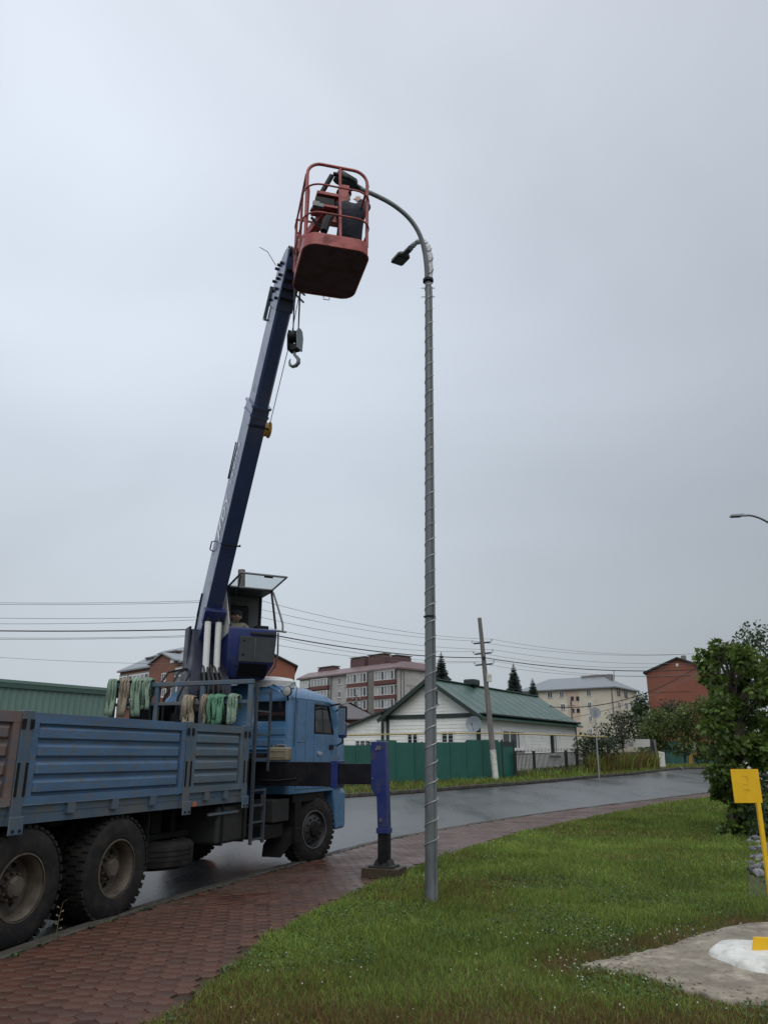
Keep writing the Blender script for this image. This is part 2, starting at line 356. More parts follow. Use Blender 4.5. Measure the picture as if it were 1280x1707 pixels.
def pavers():
    ang = radians(21); ux, uy = cos(ang), sin(ang)
    cells = []
    dx, dy = HEXR*sqrt(3), HEXR*1.5
    for j in range(-30, 560):
        for i in range(-120, 430):
            a = (i + .5*(j % 2))*dx; b = j*dy
            x = a*cos(-ang) - b*sin(-ang); y = a*sin(-ang) + b*cos(-ang)
            if not (2.0 < y < 36): continue
            l, r = edge_at(KERB, y)+.19, edge_at(LAWN, y)
            if l < x < r + .12*R.uniform(-1, .6):
                cells.append((x, y))
    def px(c):
        zc = c[1]*_c - HCAM*_s; return zc, 640+FPX*c[0]/zc, CY - FPX*(-c[1]*_s - HCAM*_c)/zc
    vis = []; rest = []
    for c in cells:
        zc, X, Yp = px(c)
        (vis if (zc > .5 and -20 < X < 1300 and Yp < 1720 and c[1] > 4.5) else rest).append(c)
    vis.sort(key=lambda c: c[1]); near = vis[:300]; rest += vis[300:]
    hm = MB(); 
    protos = []
    for q in range(5):
        mb = MB(); tl = (R.uniform(-.012,.012), R.uniform(-.012,.012)); r = HEXR*.982
        for ring in (0,):
            top=[];mid=[];bot=[]
            for k in range(6):
                a = pi/6 - ang + k*pi/3; dx_, dy_ = cos(a), sin(a); zz = tl[0]*dx_*r + tl[1]*dy_*r
                top.append((dx_*(r-.004), dy_*(r-.004), zz)); mid.append((dx_*r, dy_*r, zz-.004)); bot.append((dx_*r, dy_*r, zz-.03))
            mb.loft([bot, mid, top], cap0=False)
        me = mb.mesh('paver', smooth=0); me.materials.append(M['paver']); protos.append(me)
    for c in near:
        o = inst('paver', protos[R.randrange(5)], pav, loc=(c[0], c[1], GZ(c[1])+.062+R.uniform(-.003,.003)))
    mb = MB()
    for c in rest: hex_piece(mb, c[0], c[1], pi/6-ang, R.uniform(-.002,.002), (R.uniform(-.012,.012), R.uniform(-.012,.012)))
    o = mb.build('paver_field', M['paver'], pav, smooth=0); o['kind'] = 'stuff'
pavers()
# ------------------------------------------------------------------ kerb stones
M['kerb'] = MAT('kerb_concrete', (.075,.070,.060), .6, var=.2, vscale=8, dirt=(.034,.031,.022), damt=.5, dscale=3, objrand=.12, bump=.3, bscale=50)
def kerb(name, line, off, w, h, y0, y1, step=1.0, side=1):
    root = tag(bpy.data.objects.new(name, None), kind='structure'); COL.objects.link(root)
    d = np.r_[0, np.cumsum(np.linalg.norm(np.diff(line, axis=0), axis=1))]
    t = 0.0; root.location = (line[0][0], line[0][1], 0)
    me = {}
    while t + step < d[-1]:
        p = [np.array([np.interp(q, d, line[:,0]), np.interp(q, d, line[:,1])]) for q in (t, t+step)]
        if y0 < p[0][1] < y1:
            dr = (p[1]-p[0]); L = np.linalg.norm(dr); dr /= L; nr = np.array([dr[1], -dr[0]])*side
            c = (p[0]+p[1])/2 + nr*(off+w/2)
            if 'm' not in me:
                mb = MB().box(-step/2+.005, -w/2, -.12, step/2-.005, w/2, 0); mm = mb.mesh('kerb_stone', smooth=0)
                b = bmesh.new(); b.from_mesh(mm); bmesh.ops.bevel(b, geom=[e for e in b.edges], offset=.012, segments=1, affect='EDGES'); b.to_mesh(mm); b.free()
                mm.materials.append(M['kerb']); me['m'] = mm
            o = inst('kerb_stone', me['m'], root)
            o.location = (c[0]-root.location.x, c[1]-root.location.y, GZ(c[1])+h+R.uniform(-.006,.006))
            sl_ = (GZ(p[1][1])-GZ(p[0][1]))/L
            o.rotation_euler = (R.uniform(-.02,.02), -atan(sl_), atan2(dr[1], dr[0])+R.uniform(-.006,.006))
        t += step
kerb('kerb', KERB, .02, .15, .075, 3.5, 45, 1.0, 1)
kerb('far_kerb', FARK, .0, .16, .13, 22, 60, 1.0, -1)
# verge across the road (raised grass bank sheet)
VERGE_OUT = FARK + np.array([-9.0, 5.5])
tag(ribbon('verge', FARK+np.array([-.09,.06]), VERGE_OUT, .09, .16, M['soil'], 6), kind='structure')
# ================================================================== world-space part builder
def rootmat(o):
    while o.parent: o = o.parent
    return Matrix.Translation(o.location) @ Matrix.Rotation(o.rotation_euler.z, 4, 'Z')
def wb(mb, name, mat, parent, **k):
    inv = rootmat(parent).inverted(); mb.v = [tuple(inv @ Vector(p)) for p in mb.v]
    return mb.build(name, mat, parent, **k)
def text_mesh(txt, size):
    cu = bpy.data.curves.new('lettering', 'FONT'); cu.body = txt; cu.size = size; cu.extrude = 0; cu.resolution_u = 2
    cu.align_x = 'LEFT'; o = bpy.data.objects.new('lettering', cu); COL.objects.link(o)
    dg = bpy.context.evaluated_depsgraph_get(); me = bpy.data.meshes.new_from_object(o.evaluated_get(dg))
    bpy.data.objects.remove(o); return me
def text_part(txt, size, origin, ex, ey, en, mat, parent, name='lettering', lift=.004, sx=1.0):
    me = text_mesh(txt, size); inv = rootmat(parent).inverted(); origin, ex, ey, en = map(Vector, (origin, ex, ey, en))
    for v in me.vertices: v.co = inv @ (origin + ex*v.co.x*sx + ey*v.co.y + en*lift)
    me.materials.clear(); me.materials.append(mat); o = bpy.data.objects.new(name, me); COL.objects.link(o); o.parent = parent; return o
# ================================================================== TRUCK
TA = radians(20.3); TO = Vector((-1.115, 13.3, 0)); TD = Vector((sin(TA), cos(TA), 0)); TL = Vector((-cos(TA), sin(TA), 0))
def T(a, t, z): return TO + TD*a + TL*t + Vector((0, 0, z))
truck = empty('flatbed_truck', TO, pi/2 - TA, 'blue flatbed lorry with dented ribbed drop sides parked at the kerb', 'truck')
# ---- chassis
for t in (.80, 1.60):
    MB().box(-8.6, t, .80, 1.1, t+.09, 1.06).build('chassis_rail', M['chassis'], truck)
for a in (-8.2, -7, -5.4, -3.9, -2.9, -1.0, .6): MB().box(a-.06, .89, .84, a+.06, 1.60, 1.0).build('cross_member', M['chassis'], truck)
for a in (0, -4.75, -6.07):
    mb = MB(); mb.cyl((a, .3, .53), (a, 2.15, .53), .085, n=14)
    if a: mb.sphere((a, 1.22, .55), .25, 14, 10, (1, .8, 1))
    else: mb.sphere((a, 1.35, .55), .17, 12, 8)
    mb.build('axle', M['chassis'], truck)
MB().cyl((-4.6, 1.2, .58), (-1.2, 1.25, .8), .055).build('drive_shaft', M['chassis'], truck)
for t in (.66, 1.70):
    mb = MB()
    for k in range(5): mb.box(-6.1+.12*k, t, .80+.022*k, -4.7-.12*k, t+.09, .818+.022*k)
    mb.build('leaf_spring', M['chassis'], truck)
    mb = MB()
    for k in range(5): mb.box(-.75+.1*k, t+.02, .62+.022*k, .75-.1*k, t+.10, .638+.022*k)
    mb.build('leaf_spring', M['chassis'], truck)
for a, t in ((-3.35, 1.75), (-2.8, 1.75)): 
    MB().cyl((a, 1.6, .72), (a, 2.3, .72), .15, n=18).build('air_tank', M['chassis'], truck)
MB().box(-1.35, .75, .62, .9, 1.75, 1.1).build('engine_block', M['chassis'], truck, bevel=.05)
# ---- bed
MB().box(-8.95, .03, 1.155, -2.22, 2.45, 1.225).build('bed_floor', M['bedframe'], truck)
for k in range(11): a = -8.7+k*.63; MB().box(a-.045, .10, 1.065, a+.045, 2.38, 1.153).build('bed_cross_bearer', M['chassis'], truck)
for t0, t1 in ((.035, .075), (2.40, 2.445)):
    MB().box(-8.95, t0, 1.065, -2.22, t1, 1.154).build('bed_side_rail', M['bedframe'], truck)
def ribbed(a0, a1, mat, side):
    # pressed steel drop side: frame + five horizontal ribs with sloping shoulders
    z0, z1 = 1.232, 2.05; out = 0.0 if side > 0 else 2.48; sg = 1 if side > 0 else -1
    P = lambda a, d, z: (a, out + sg*d, z)
    prof = [(.040, z0+.075)]
    n = 4; ph = (z1-z0-.075-.10)/n
    for k in range(n):
        zb = z0+.075+ph*k; prof += [(.040, zb+ph*.10), (.002, zb+ph*.22), (.002, zb+ph*.70), (.040, zb+ph*.92)]
    prof.append((.040, z1-.10))
    mb = MB(); vs = []; fs = []; m = len(prof)
    e = .055
    st = [(a0+.085, 1), (a0+.085+e, 0), (a1-.085-e, 0), (a1-.085, 1)]
    for a, flat in st:
        for d, z in prof: vs.append(P(a, .038 if flat else d, z))
    for i in range(len(st)-1):
        for j in range(m-1): fs.append((i*m+j, (i+1)*m+j, (i+1)*m+j+1, i*m+j+1))
    mb.add(vs, fs)
    def bx(aa, ab, za, zb, d0, d1):
        y0, y1 = sorted((out+sg*d0, out+sg*d1)); mb.box(aa, y0, za, ab, y1, zb)
    bx(a0, a1, z0, z0+.072, .0, .045); bx(a0, a1, z1-.095, z1, .0, .045)
    bx(a0, a0+.082, z0+.073, z1-.096, .002, .045); bx(a1-.082, a1, z0+.073, z1-.096, .002, .045)
    y0, y1 = sorted((out+sg*.046, out+sg*.052)); mb.box(a0+.01, y0, z0+.01, a1-.01, y1, z1-.01)
    mb.build('drop_side', mat, truck, smooth=25, recalc=True)
panels = ((-3.60, -2.36, 'bedgrey'), (-6.235, -3.745, 'bed'), (-8.86, -6.385, 'bedrust'))
for a0, a1, mt in panels:
    ribbed(a0, a1, M[mt], 1); ribbed(a0, a1, M[mt], -1)
for t0, t1, sg in ((-.012, .055, -1), (2.425, 2.492, 1)):
    for a in (-2.29, -3.672, -6.31, -8.93):
        w = .066
        p = MB().box(a-w, t0, 1.06, a+w, t1, 2.065).build('bed_post', M['bedframe'], truck, bevel=.008)
        o = t0-.010 if sg < 0 else t1+.010
        for s2 in (-1, 1):
            q = s2*.05
            MB().box(a+q-.022, min(o, o-sg*.012), 1.90, a+q+.022, max(o, o-sg*.012), 1.985).build('latch', M['chassis'], p, smooth=0)
            MB().box(a+q-.012, min(o, o-sg*.012), 1.31, a+q+.012, max(o, o-sg*.012), 1.60).build('latch_slot', M['chassis'], p, smooth=0)
        mb = MB().box(a-.085, min(o+sg*.012, o-sg*.004), .985, a+.085, max(o+sg*.012, o-sg*.004), 1.14)
        mb.build('hinge_bracket', M['bedframe'], p, bevel=.01)
        for s2 in (-.04, .04): MB().cyl((a+s2, o+sg*.011, 1.02), (a+s2, o+sg*.022, 1.02), .014, n=8).build('bolt', M['chassis'], p)
for a in (-2.75, -3.2, -4.3, -4.95, -5.6, -6.8): MB().box(a-.05, -.004, 1.13, a+.05, .034, 1.225).build('drop_side_hinge', M['bedframe'], truck)
MB().box(-2.225, .04, 1.228, -2.19, 2.44, 2.05).build('bed_front_wall', M['bedframe'], truck)
MB().box(-8.98, .04, 1.228, -8.955, 2.44, 2.05).build('tailgate', M['bed'], truck)
# ---- headboard frame
for t in (.03, .83, 1.62, 2.42):
    MB().box(-2.215, t-.035, 2.052, -2.16, t+.035, 2.645).build('headboard_post', M['bedframe'], truck, bevel=.006)
MB().box(-2.225, -.01, 2.648, -2.15, 2.47, 2.712).build('headboard_top_bar', M['bedframe'], truck, bevel=.008)
MB().box(-2.20, .067, 2.375, -2.17, 2.38, 2.425).build('headboard_middle_bar', M['bedframe'], truck, bevel=.006)
# ---- wheels
def tyre_mesh():
    Rr, w = .525, .28; mb = MB()
    prof = [(.272,.0),(.285,-.012),(.30,.012),(.36,.022),(.43,.014),(.485,-.004),(.507,-.03),(.512,-.055),(.512,-w+.055),(.507,-w+.03),(.485,-w+.004),(.43,-w-.014),(.36,-w-.022),(.30,-w-.012),(.285,-w+.012),(.272,-w)]
    mb.lathe(prof, (0,0,0), (0,-1,0), 40)
    n = 38
    for k in range(n):
        for row in range(3):
            a = 2*pi*(k + (.5 if row == 1 else 0))/n; c, s_ = cos(a), sin(a)
            rad = Vector((s_, 0, c)); tan_ = Vector((c, 0, -s_)); y = (.040, .14, .240)[row]
            mb.obox(rad*.5135 + Vector((0, y, 0)), tan_*.026, Vector((0, .036 if row != 1 else .045, 0)), rad*.0135)
    return mb.mesh('wheel', 32)
TY = tyre_mesh(); TY.materials.append(M['rubber'])
def rim_deep():
    mb = MB(); mb.lathe([(.275,.012),(.29,.010),(.292,-.002),(.276,-.012),(.262,-.03),(.255,-.10),(.245,-.165),(.20,-.185),(.13,-.19),(.125,-.17)], (0,0,0), (0,-1,0), 36)
    return mb
def hub_deep():
    mb = MB(); mb.lathe([(.135,-.19),(.13,-.13),(.10,-.115),(.095,-.05),(.07,-.03),(.001,-.028)], (0,0,0), (0,-1,0), 20)
    for k in range(10):
        a = 2*pi*k/10; mb.cyl((.115*cos(a), .125, .115*sin(a)), (.115*cos(a), .075, .115*sin(a)), .013, n=6)
    for k in range(5):
        a = 2*pi*(k+.3)/5; mb.cyl((.083*cos(a), .06, .083*sin(a)), (.083*cos(a), .035, .083*sin(a)), .011, n=6)
    return mb
def holes_deep():
    mb = MB()
    for k in range(6):
        a = 2*pi*k/6+.3; c = Vector((.195*cos(a), .1845, .195*sin(a))); mb.lathe([(.034,0),(.030,.003),(.001,.003)], c, (0,-1,0), 10)
    return mb
def rim_flat():
    mb = MB(); mb.lathe([(.275,.015),(.29,.013),(.292,.0),(.276,-.012),(.262,-.05),(.235,-.06),(.225,-.03),(.20,-.012),(.14,.0),(.12,.012)], (0,0,0), (0,-1,0), 36); return mb
def hub_flat():
    mb = MB(); mb.lathe([(.13,-.02),(.125,.02),(.10,.05),(.06,.06),(.001,.062)], (0,0,0), (0,-1,0), 20)
    for k in range(10):
        a = 2*pi*k/10; mb.cyl((.17*cos(a), .01, .17*sin(a)), (.17*cos(a), -.022, .17*sin(a)), .014, n=6)
    return mb
ME = {'rd': rim_deep().mesh('rim', 35), 'hd': hub_deep().mesh('hub', 35), 'ho': holes_deep().mesh('hand_hole', 35), 'rf': rim_flat().mesh('rim', 35), 'hf': hub_flat().mesh('hub', 35)}
ME['rd'].materials.append(M['rim']); ME['hd'].materials.append(M['rim']); ME['ho'].materials.append(M['chassis']); ME['rf'].materials.append(M['rimdark']); ME['hf'].materials.append(M['chassis'])
rimring = MB().lathe([(.272,.016),(.288,.018),(.293,.006)], (0,0,0), (0,-1,0), 36).mesh('rim_edge', 35); rimring.materials.append(M['steel'])
def wheel(a, t, side, deep, rot, steer=0):
    o = inst('wheel', TY, truck); o.location = (a, t, .527); o.rotation_euler = (0, rot, radians(steer) + (0 if side > 0 else pi))
    inst('rim', ME['rd' if deep else 'rf'], o); inst('hub', ME['hd' if deep else 'hf'], o)
    if deep: inst('hand_hole', ME['ho'], o)
    else: inst('rim_edge', rimring, o)
for a in (-4.75, -6.07):
    wheel(a, .06, 1, True, a); wheel(a, .70, -1, True, a*2); wheel(a, 2.43, -1, True, a*3); wheel(a, 1.79, 1, True, a)
wheel(.10, .06, 1, False, .4, -16); wheel(.10, 2.43, -1, False, .9, -16)
# ---- spare wheel slung under the bed (its own thing)
sw = empty('spare_wheel', T(-3.52, .56, .37), pi/2-TA, 'dusty spare wheel lying flat in the cradle under the lorry bed', 'wheel')
mbs = MB().lathe([(.272,.0),(.285,-.012),(.30,.012),(.36,.022),(.43,.014),(.485,-.004),(.515,-.03),(.522,-.055),(.522,-.08),(.512,-.083),(.512,-.092),(.522,-.095),(.522,-.135),(.512,-.138),(.512,-.147),(.522,-.15),(.522,-.19),(.512,-.193),(.512,-.202),(.522,-.205),(.515,-.25),(.485,-.276),(.43,-.294),(.36,-.302),(.30,-.292),(.272,-.28)], (0,0,0), (0,-1,0), 48).mesh('tyre', 30); mbs.materials.append(M['rubber'])
o = inst('tyre', mbs, sw); o.rotation_euler = (-pi/2, 0, 0); o.location = (0, 0, .30)
q = inst('rim', ME['rd'], sw); q.rotation_euler = (-pi/2, 0, 0); q.location = (0, 0, .30)
mb = MB(); mb.box(-3.95, .35, .70, -3.05, .77, .76); mb.box(-3.75, .4, .765, -3.55, .7, 1.06); mb.box(-3.35, .4, .765, -3.25, .7, 1.06)
mb.build('spare_wheel_cradle', M['chassis'], truck)
# ---- cab shell with real window openings
def cab_ring(z, fr, rear, ins, wb_, wf):
    t0, t1 = .02+ins, 2.45-ins; r = .07 if z < 2.5 else (.09 if z < 2.6 else (.13 if z < 2.7 else .22)); pts = []
    def arc(cx, cy, a0, a1):
        for k in range(4): a = a0+(a1-a0)*k/3; pts.append((cx+r*cos(a), cy+r*sin(a), z))
    arc(rear+r, t0+r, pi, 1.5*pi)                                   # rear right corner (0-3)
    for s_ in (-.42, wb_, wf): pts.append((min(s_, fr-.12), t0, z))  # right side (4-6)
    arc(fr-r, t0+r, 1.5*pi, 2*pi)                                   # front right (7-10)
    w = t1-t0
    pts.append((fr+.05, t0+w*.3, z)); pts.append((fr+.05, t1-w*.3, z))
    arc(fr-r, t1-r, 0, .5*pi)                                       # front left (13-16)
    for s_ in (wf, wb_, -.42): pts.append((min(s_, fr-.12), t1, z))  # left (17-19)
    arc(rear+r, t1-r, .5*pi, pi)                                    # rear left (20-23)
    for f_ in (.96, .76, .24, .04): pts.append((rear, t0+w*f_, z))   # rear (24-27): window columns 24-25 and 26-27
    return pts
lv = [(1.10,1.22,-.93,0,-.06,.80),(1.45,1.28,-.93,0,-.06,.80),(2.03,1.24,-.93,0,-.05,.70),(2.20,1.12,-.93,0,-.05,.62),(2.48,.99,-.93,.01,-.05,.50),(2.56,.92,-.92,.03,-.05,.45),
      (2.66,.74,-.90,.10,-.05,.4),(2.76,.42,-.86,.28,-.06,.2),(2.81,.0,-.76,.55,-.2,-.1)]
rings = [cab_ring(*l) for l in lv]; nR = len(rings[0]); mb = MB(); vs = [p for r_ in rings for p in r_]; fs = []
for i in range(len(rings)-1):
    for k in range(nR):
        hole = False
        if i in (2, 3):
            hole = k in (5, 17) or (k in (10, 11, 12))               # door windows, windscreen
        if i == 3: hole = hole or k in (24, 26)                      # rear windows
        if not hole: fs.append((i*nR+k, i*nR+(k+1)%nR, (i+1)*nR+(k+1)%nR, (i+1)*nR+k))
fs.append(tuple((len(rings)-1)*nR+k for k in range(nR))); fs.append(tuple(range(nR-1,-1,-1)))
cab = mb.add(vs, fs).build('cab', M['cabblue'], truck, smooth=34)
sd = cab.modifiers.new('sheet', 'SOLIDIFY'); sd.thickness = .03; sd.offset = -1
MB().add([(-.05,.022,2.03),(.70,.022,2.03),(.50,.035,2.48),(-.05,.035,2.48)],[(0,1,2,3)]).build('door_window', M['glass'], cab, recalc=False)
MB().add([(-.05,2.448,2.03),(.70,2.448,2.03),(.50,2.435,2.48),(-.05,2.435,2.48)],[(0,1,2,3)]).build('door_window', M['glass'], cab, recalc=False)
for k in (24, 26):
    MB().add([Vector(p)+Vector((.012,0,0)) for p in (rings[3][k], rings[3][k+1], rings[4][k+1], rings[4][k])], [(0,1,2,3)]).build('rear_window', M['glass'], cab, recalc=False)
    a, b, c, d = (rings[3][k], rings[3][k+1], rings[4][k+1], rings[4][k])
    MB().tube([Vector(p)-Vector((.004,0,0)) for p in (a,b,c,d,a)], .012, 6).build('window_seal', M['black'], cab)
MB().add([rings[2][10],rings[2][11],rings[4][11],rings[4][10]],[(0,1,2,3)]).add([rings[2][11],rings[2][12],rings[4][12],rings[4][11]],[(0,1,2,3)]).add([rings[2][12],rings[2][13],rings[4][13],rings[4][12]],[(0,1,2,3)]).build('windscreen', M['glass'], cab, recalc=False)
MB().tube([(-.05,.014,2.03),(.70,.014,2.03),(.50,.026,2.48),(-.05,.026,2.48),(-.05,.014,2.03)], .014, 6).build('window_seal', M['black'], cab)
mb = MB(); mb.tube([(.30,.03,2.03),(.28,.045,2.48)], .014, 6); mb.build('quarter_light_bar', M['black'], cab)
MB().box(-.30,.35,1.3,.05,.95,2.05).box(-.42,.35,1.9,-.28,.95,2.3).build('seat', M['seat'], cab, bevel=.05)
MB().box(-.30,1.55,1.3,.05,2.15,2.05).build('seat', M['seat'], cab, bevel=.05)
MB().box(.1,.3,2.40,.45,2.2,2.43).build('sun_visor', M['black'], cab)
# pressed panels on the cab
def panel(name, a0, a1, z0, z1, mat=M['cabblue'], par=None, th=.010, t=.02):
    return MB().box(a0, t-th, z0, a1, t+.005, z1).build(name, mat, par or cab, bevel=.006)
panel('sleeper_panel', -.715, -.41, 1.86, 2.52); panel('sleeper_panel', -.715, -.41, 1.16, 1.85)
panel('door_pillar', -.395, -.095, 1.16, 2.52)
dp = MB().prism([(-.07,1.16),(.86,1.16),(.90,1.55),(.84,1.93),(.60,2.0),(-.07,2.0)], lambda a, z, d: (a, d, z), .006, .03).build('door', M['cabblue'], truck, bevel=.008)
MB().box(.05,-.012,1.675,.20,.004,1.725).cyl((.08,-.018,1.70),(.08,.004,1.70),.032,n=14).build('door_handle', M['chrome'], dp)
MB().box(.52,-.02,1.76,.66,.004,1.84).build('side_lamp', M['black'], dp, bevel=.01)
for k, z in enumerate((1.80, 1.97)):
    MB().box(-.945, .10, z, -.92, .60, z+.11).build('pressed_rib', M['cabblue'], cab, bevel=.022, seg=3)
    MB().box(-.945, .70, z, -.92, 1.75, z+.11).build('pressed_rib', M['cabblue'], cab, bevel=.022, seg=3)
MB().tube([(-.93,.012,2.545),(.45,.018,2.55),(.85,.05,2.50),(.98,.06,2.40)], .011, 6).build('drip_rail', M['cabblue'], cab)
MB().tube([(-.94,.02,1.76),(-.94,2.4,1.76)], .02, 8).build('rear_trim', M['cabblue'], cab)
# roof hatch, work lamp, mirrors
MB().loft([[(-.55+rx*cos(a), .62+ry*sin(a), z) for a in [2*pi*k/20 for k in range(20)]] for rx, ry, z in ((.36,.42,2.72),(.38,.44,2.82),(.33,.38,2.87),(.18,.2,2.90))]).build('roof_hatch', M['white'], cab)
wl = MB().lathe([(.001,.05),(.05,.05),(.075,.02),(.08,-.01),(.075,-.02),(.001,-.02)], (-1.0,.06,2.63), (1,0,0), 18).cyl((-.98,.06,2.55),(-.93,.08,2.50),.012).build('work_lamp', M['black'], cab)
MB().lathe([(.07,-.024),(.06,-.030),(.001,-.034)], (-1.0,.06,2.63), (1,0,0), 18).build('lamp_lens', M['lampglass'], wl)
MB().tube([(-.96,.06,2.70),(-.85,.02,2.78),(-.80,0.0,2.70),(-.82,.0,2.5),(-.82,.0,1.8)], .007, 6).build('lamp_cable', M['cable'], cab)
mr_ = MB().tube([(.60,.03,2.50),(.52,-.18,2.52),(.46,-.26,2.47)], .016, 8).tube([(.85,.03,2.42),(.60,-.16,2.46),(.47,-.26,2.42)], .014, 8).tube([(.90,.03,1.83),(.62,-.2,1.88),(.47,-.26,1.97)], .013, 8).build('mirror_arm', M['black'], truck)
MB().box(.40,-.34,2.22,.50,-.20,2.48).build('mirror_head', M['black'], mr_, bevel=.03, seg=3)
MB().box(.40,-.34,1.95,.50,-.20,2.21).build('mirror_head', M['craneblue'], mr_, bevel=.03, seg=3)
MB().box(.388,-.33,2.0,.398,-.21,2.44).build('mirror_glass', M['mirror'], mr_)
# front wing, bumper corner, mudguards, steps, boxes
mb = MB(); pr = [(.02,1.10),(.55,1.10),(.70,.98),(.80,.80),(.86,.55)]
mb.prism([(.70,1.20),(1.02,1.20),(1.12,.95),(1.12,.50),(.92,.45),(.86,.60),(.82,.85)], lambda a, z, d: (a, d, z), .02, .40)
mb.build('wing', M['cabblue'], truck, bevel=.03, seg=3)
MB().box(1.05,.03,.45,1.35,2.44,1.09).build('bumper', M['cabblue'], truck, bevel=.06, seg=3)
mb = MB(); arcp = [(.62*cos(a), .53+.62*sin(a)) for a in [radians(d) for d in range(25, 206, 15)]]
vs = [(a, t, z) for t in (.07, .42) for a, z in arcp]; n = len(arcp)
mb.add(vs, [(i, i+1, n+i+1, n+i) for i in range(n-1)])
mg = mb.build('mudguard', M['chassis'], truck); mg.modifiers.new('s', 'SOLIDIFY').thickness = .02
MB().box(-.70,.05,.95,.45,.5,1.24).build('cab_sill', M['chassis'], truck, bevel=.03)
MB().box(-.62,.045,.42,-.40,.30,1.0).box(-.60,.03,.36,-.40,.28,.60).build('mudguard_panel', M['chassis'], truck, bevel=.02)
MB().prism([(-.95,.38),(-.62,.62),(-.60,.40),(-.98,.22)], lambda a, z, d: (a, d, z), .08, .40).build('mud_flap', M['chassis'], truck)
MB().box(-1.32,.06,.72,-.80,.40,1.04).build('battery_box', M['box'], truck, bevel=.015)
MB().box(-1.50,.10,.50,-.90,.5,.70).build('step_box', M['chassis'], truck, bevel=.02)
MB().box(-2.80,.07,.56,-2.02,.62,1.03).build('fuel_tank', M['box'], truck, bevel=.05, seg=3)
for a in (-2.70, -2.16): MB().box(a-.025,.058,.55,a+.025,.635,1.045).build('tank_strap', M['chassis'], truck)
MB().cyl((-1.55,.12,.95),(-1.55,.12,1.12),.03).build('filler_cap', M['steel'], truck)
mb = MB().box(-3.45,.03,1.06,-3.37,.06,1.12); mb.build('side_marker_lamp', M['lens'], truck, bevel=.01)
MB().box(-3.05,.05,.93,-2.30,.075,.96).build('side_guard_rail', M['bedframe'], truck)
for a in (-4.2, -6.75): MB().box(a-.01,.10,.45,a+.01,.70,1.05).build('mud_flap', M['chassis'], truck)
for ta in (-5.4,):
    pass
MB().box(-5.5,.35,.98,-5.3,.6,1.06).build('mudguard_bracket', M['chassis'], truck)
M['ladder'] = MAT('ladder_steel', (.045,.055,.07), .55, var=.2)
# ladder bolted behind the cab
mb = MB()
for a in (-2.06, -1.72): mb.box(a-.018,-.02,.50,a+.018,.02,1.22)
for z in (.56,.78,1.0,1.20): mb.box(-2.04,-.012,z-.014,-1.74,.012,z+.014)
mb.box(-2.085,-.02,1.18,-2.045,.02,2.66)
mb.box(-1.66,-.014,1.45,-1.63,.014,2.62)
for z in (1.62,1.95,2.28,2.55): mb.box(-2.06,-.01,z-.012,-1.64,.01,z+.012)
mb.build('ladder', M['ladder'], truck)
# ================================================================== jerrycan
j = empty('jerrycan', T(-1.24, .02, 1.585), pi/2-TA, 'tan steel jerrycan standing on the black outrigger beam behind the cab', 'jerrycan')
jb = MB().box(-.08,-.165,0,.08,.165,.20).build('can_body', M['jerry'], j, bevel=.03, seg=3)
MB().box(-.087,-.12,.05,-.075,.12,.066).box(-.087,-.12,.135,-.075,.12,.151).build('pressed_rib', M['jerry'], jb, bevel=.004)
MB().tube([(0,-.09,.19),(0,-.08,.235),(0,.05,.235),(0,.06,.19)], .012, 6).build('handle', M['jerry'], jb)
MB().cyl((0,.12,.19),(0,.12,.235),.03).build('cap', M['steel'], jb)
# ================================================================== slings hung on the headboard
def sling(t0, w, top, length, mat, label, bar_s, tails=2, seed=0):
    r = random.Random(seed); o = empty('lifting_sling', T(bar_s, t0, top), pi/2-TA, label, 'sling', 'textile slings hung on the headboard')
    mb = MB(); n = 9
    # folded loop over the bar
    for layer in range(3):
        pts = []; off = -.05 - .022*layer
        y = w*.5*(layer-1)*.5
        ring = []
        for k in range(n):
            f = k/(n-1); a = pi*f
            ring.append((-.02 + (.05+.012*layer)*cos(a)*1.0, y, .012+(.05+.01*layer)*sin(a)))
        prof = [(off, y, -length*(.55+.2*layer/2))] + ring[::-1] + [(.07, y, -length*.4)]
        L = len(prof); vs = []; fs = []
        for i, p in enumerate(prof):
            for sgn in (-1, 1):
                wv = w*.5*(.8+.2*sin(i*1.7+seed+layer)); vs.append((p[0]+r.uniform(-.006,.006)+.012*sgn*sin(i*.9), p[1]+sgn*wv*.6, p[2]))
        for i in range(L-1): fs.append((2*i, 2*i+1, 2*i+3, 2*i+2))
        mb.add(vs, fs)
    m_ = mb.build('folded_band', mat, o, recalc=False, smooth=60); m_.modifiers.new('s', 'SOLIDIFY').thickness = .012
    for q in range(tails):
        mb = MB(); y0 = (q-(tails-1)/2)*w*.55; dr = r.uniform(-.5,.5)*w; vs = []; fs = []; K = 8
        for i in range(K):
            f = i/(K-1); z = .02 - length*f; ww = w*(.17+.10*f) ; yy = y0 + dr*f*f*.5 + .01*sin(f*7+q)
            x = -.085 - .02*f + .018*sin(f*5+seed+q)
            for e in (-1, -.33, .33, 1): vs.append((x + .014*sin(e*3+q+f*4), yy+e*ww, z + r.uniform(-.006,.006)))
        for i in range(K-1):
            for e in range(3): fs.append((i*4+e, i*4+e+1, (i+1)*4+e+1, (i+1)*4+e))
        mb.add(vs, fs); m_ = mb.build('sling_tail', mat, o, recalc=False, smooth=60); m_.modifiers.new('s', 'SOLIDIFY').thickness = .01
HB = -2.19
sling(.27,.15,2.425,.36,M['fabpale'],'pale green sling knotted on the headboard bar, nearest the cab corner',HB,2,1)
sling(.50,.17,2.425,.36,M['fabgreen'],'bright green sling with frayed white threads on the headboard middle bar',HB,2,2)
sling(.64,.08,2.425,.35,M['fabgreen'],'narrow dark green sling beside the yellowish one on the headboard',HB,1,3)
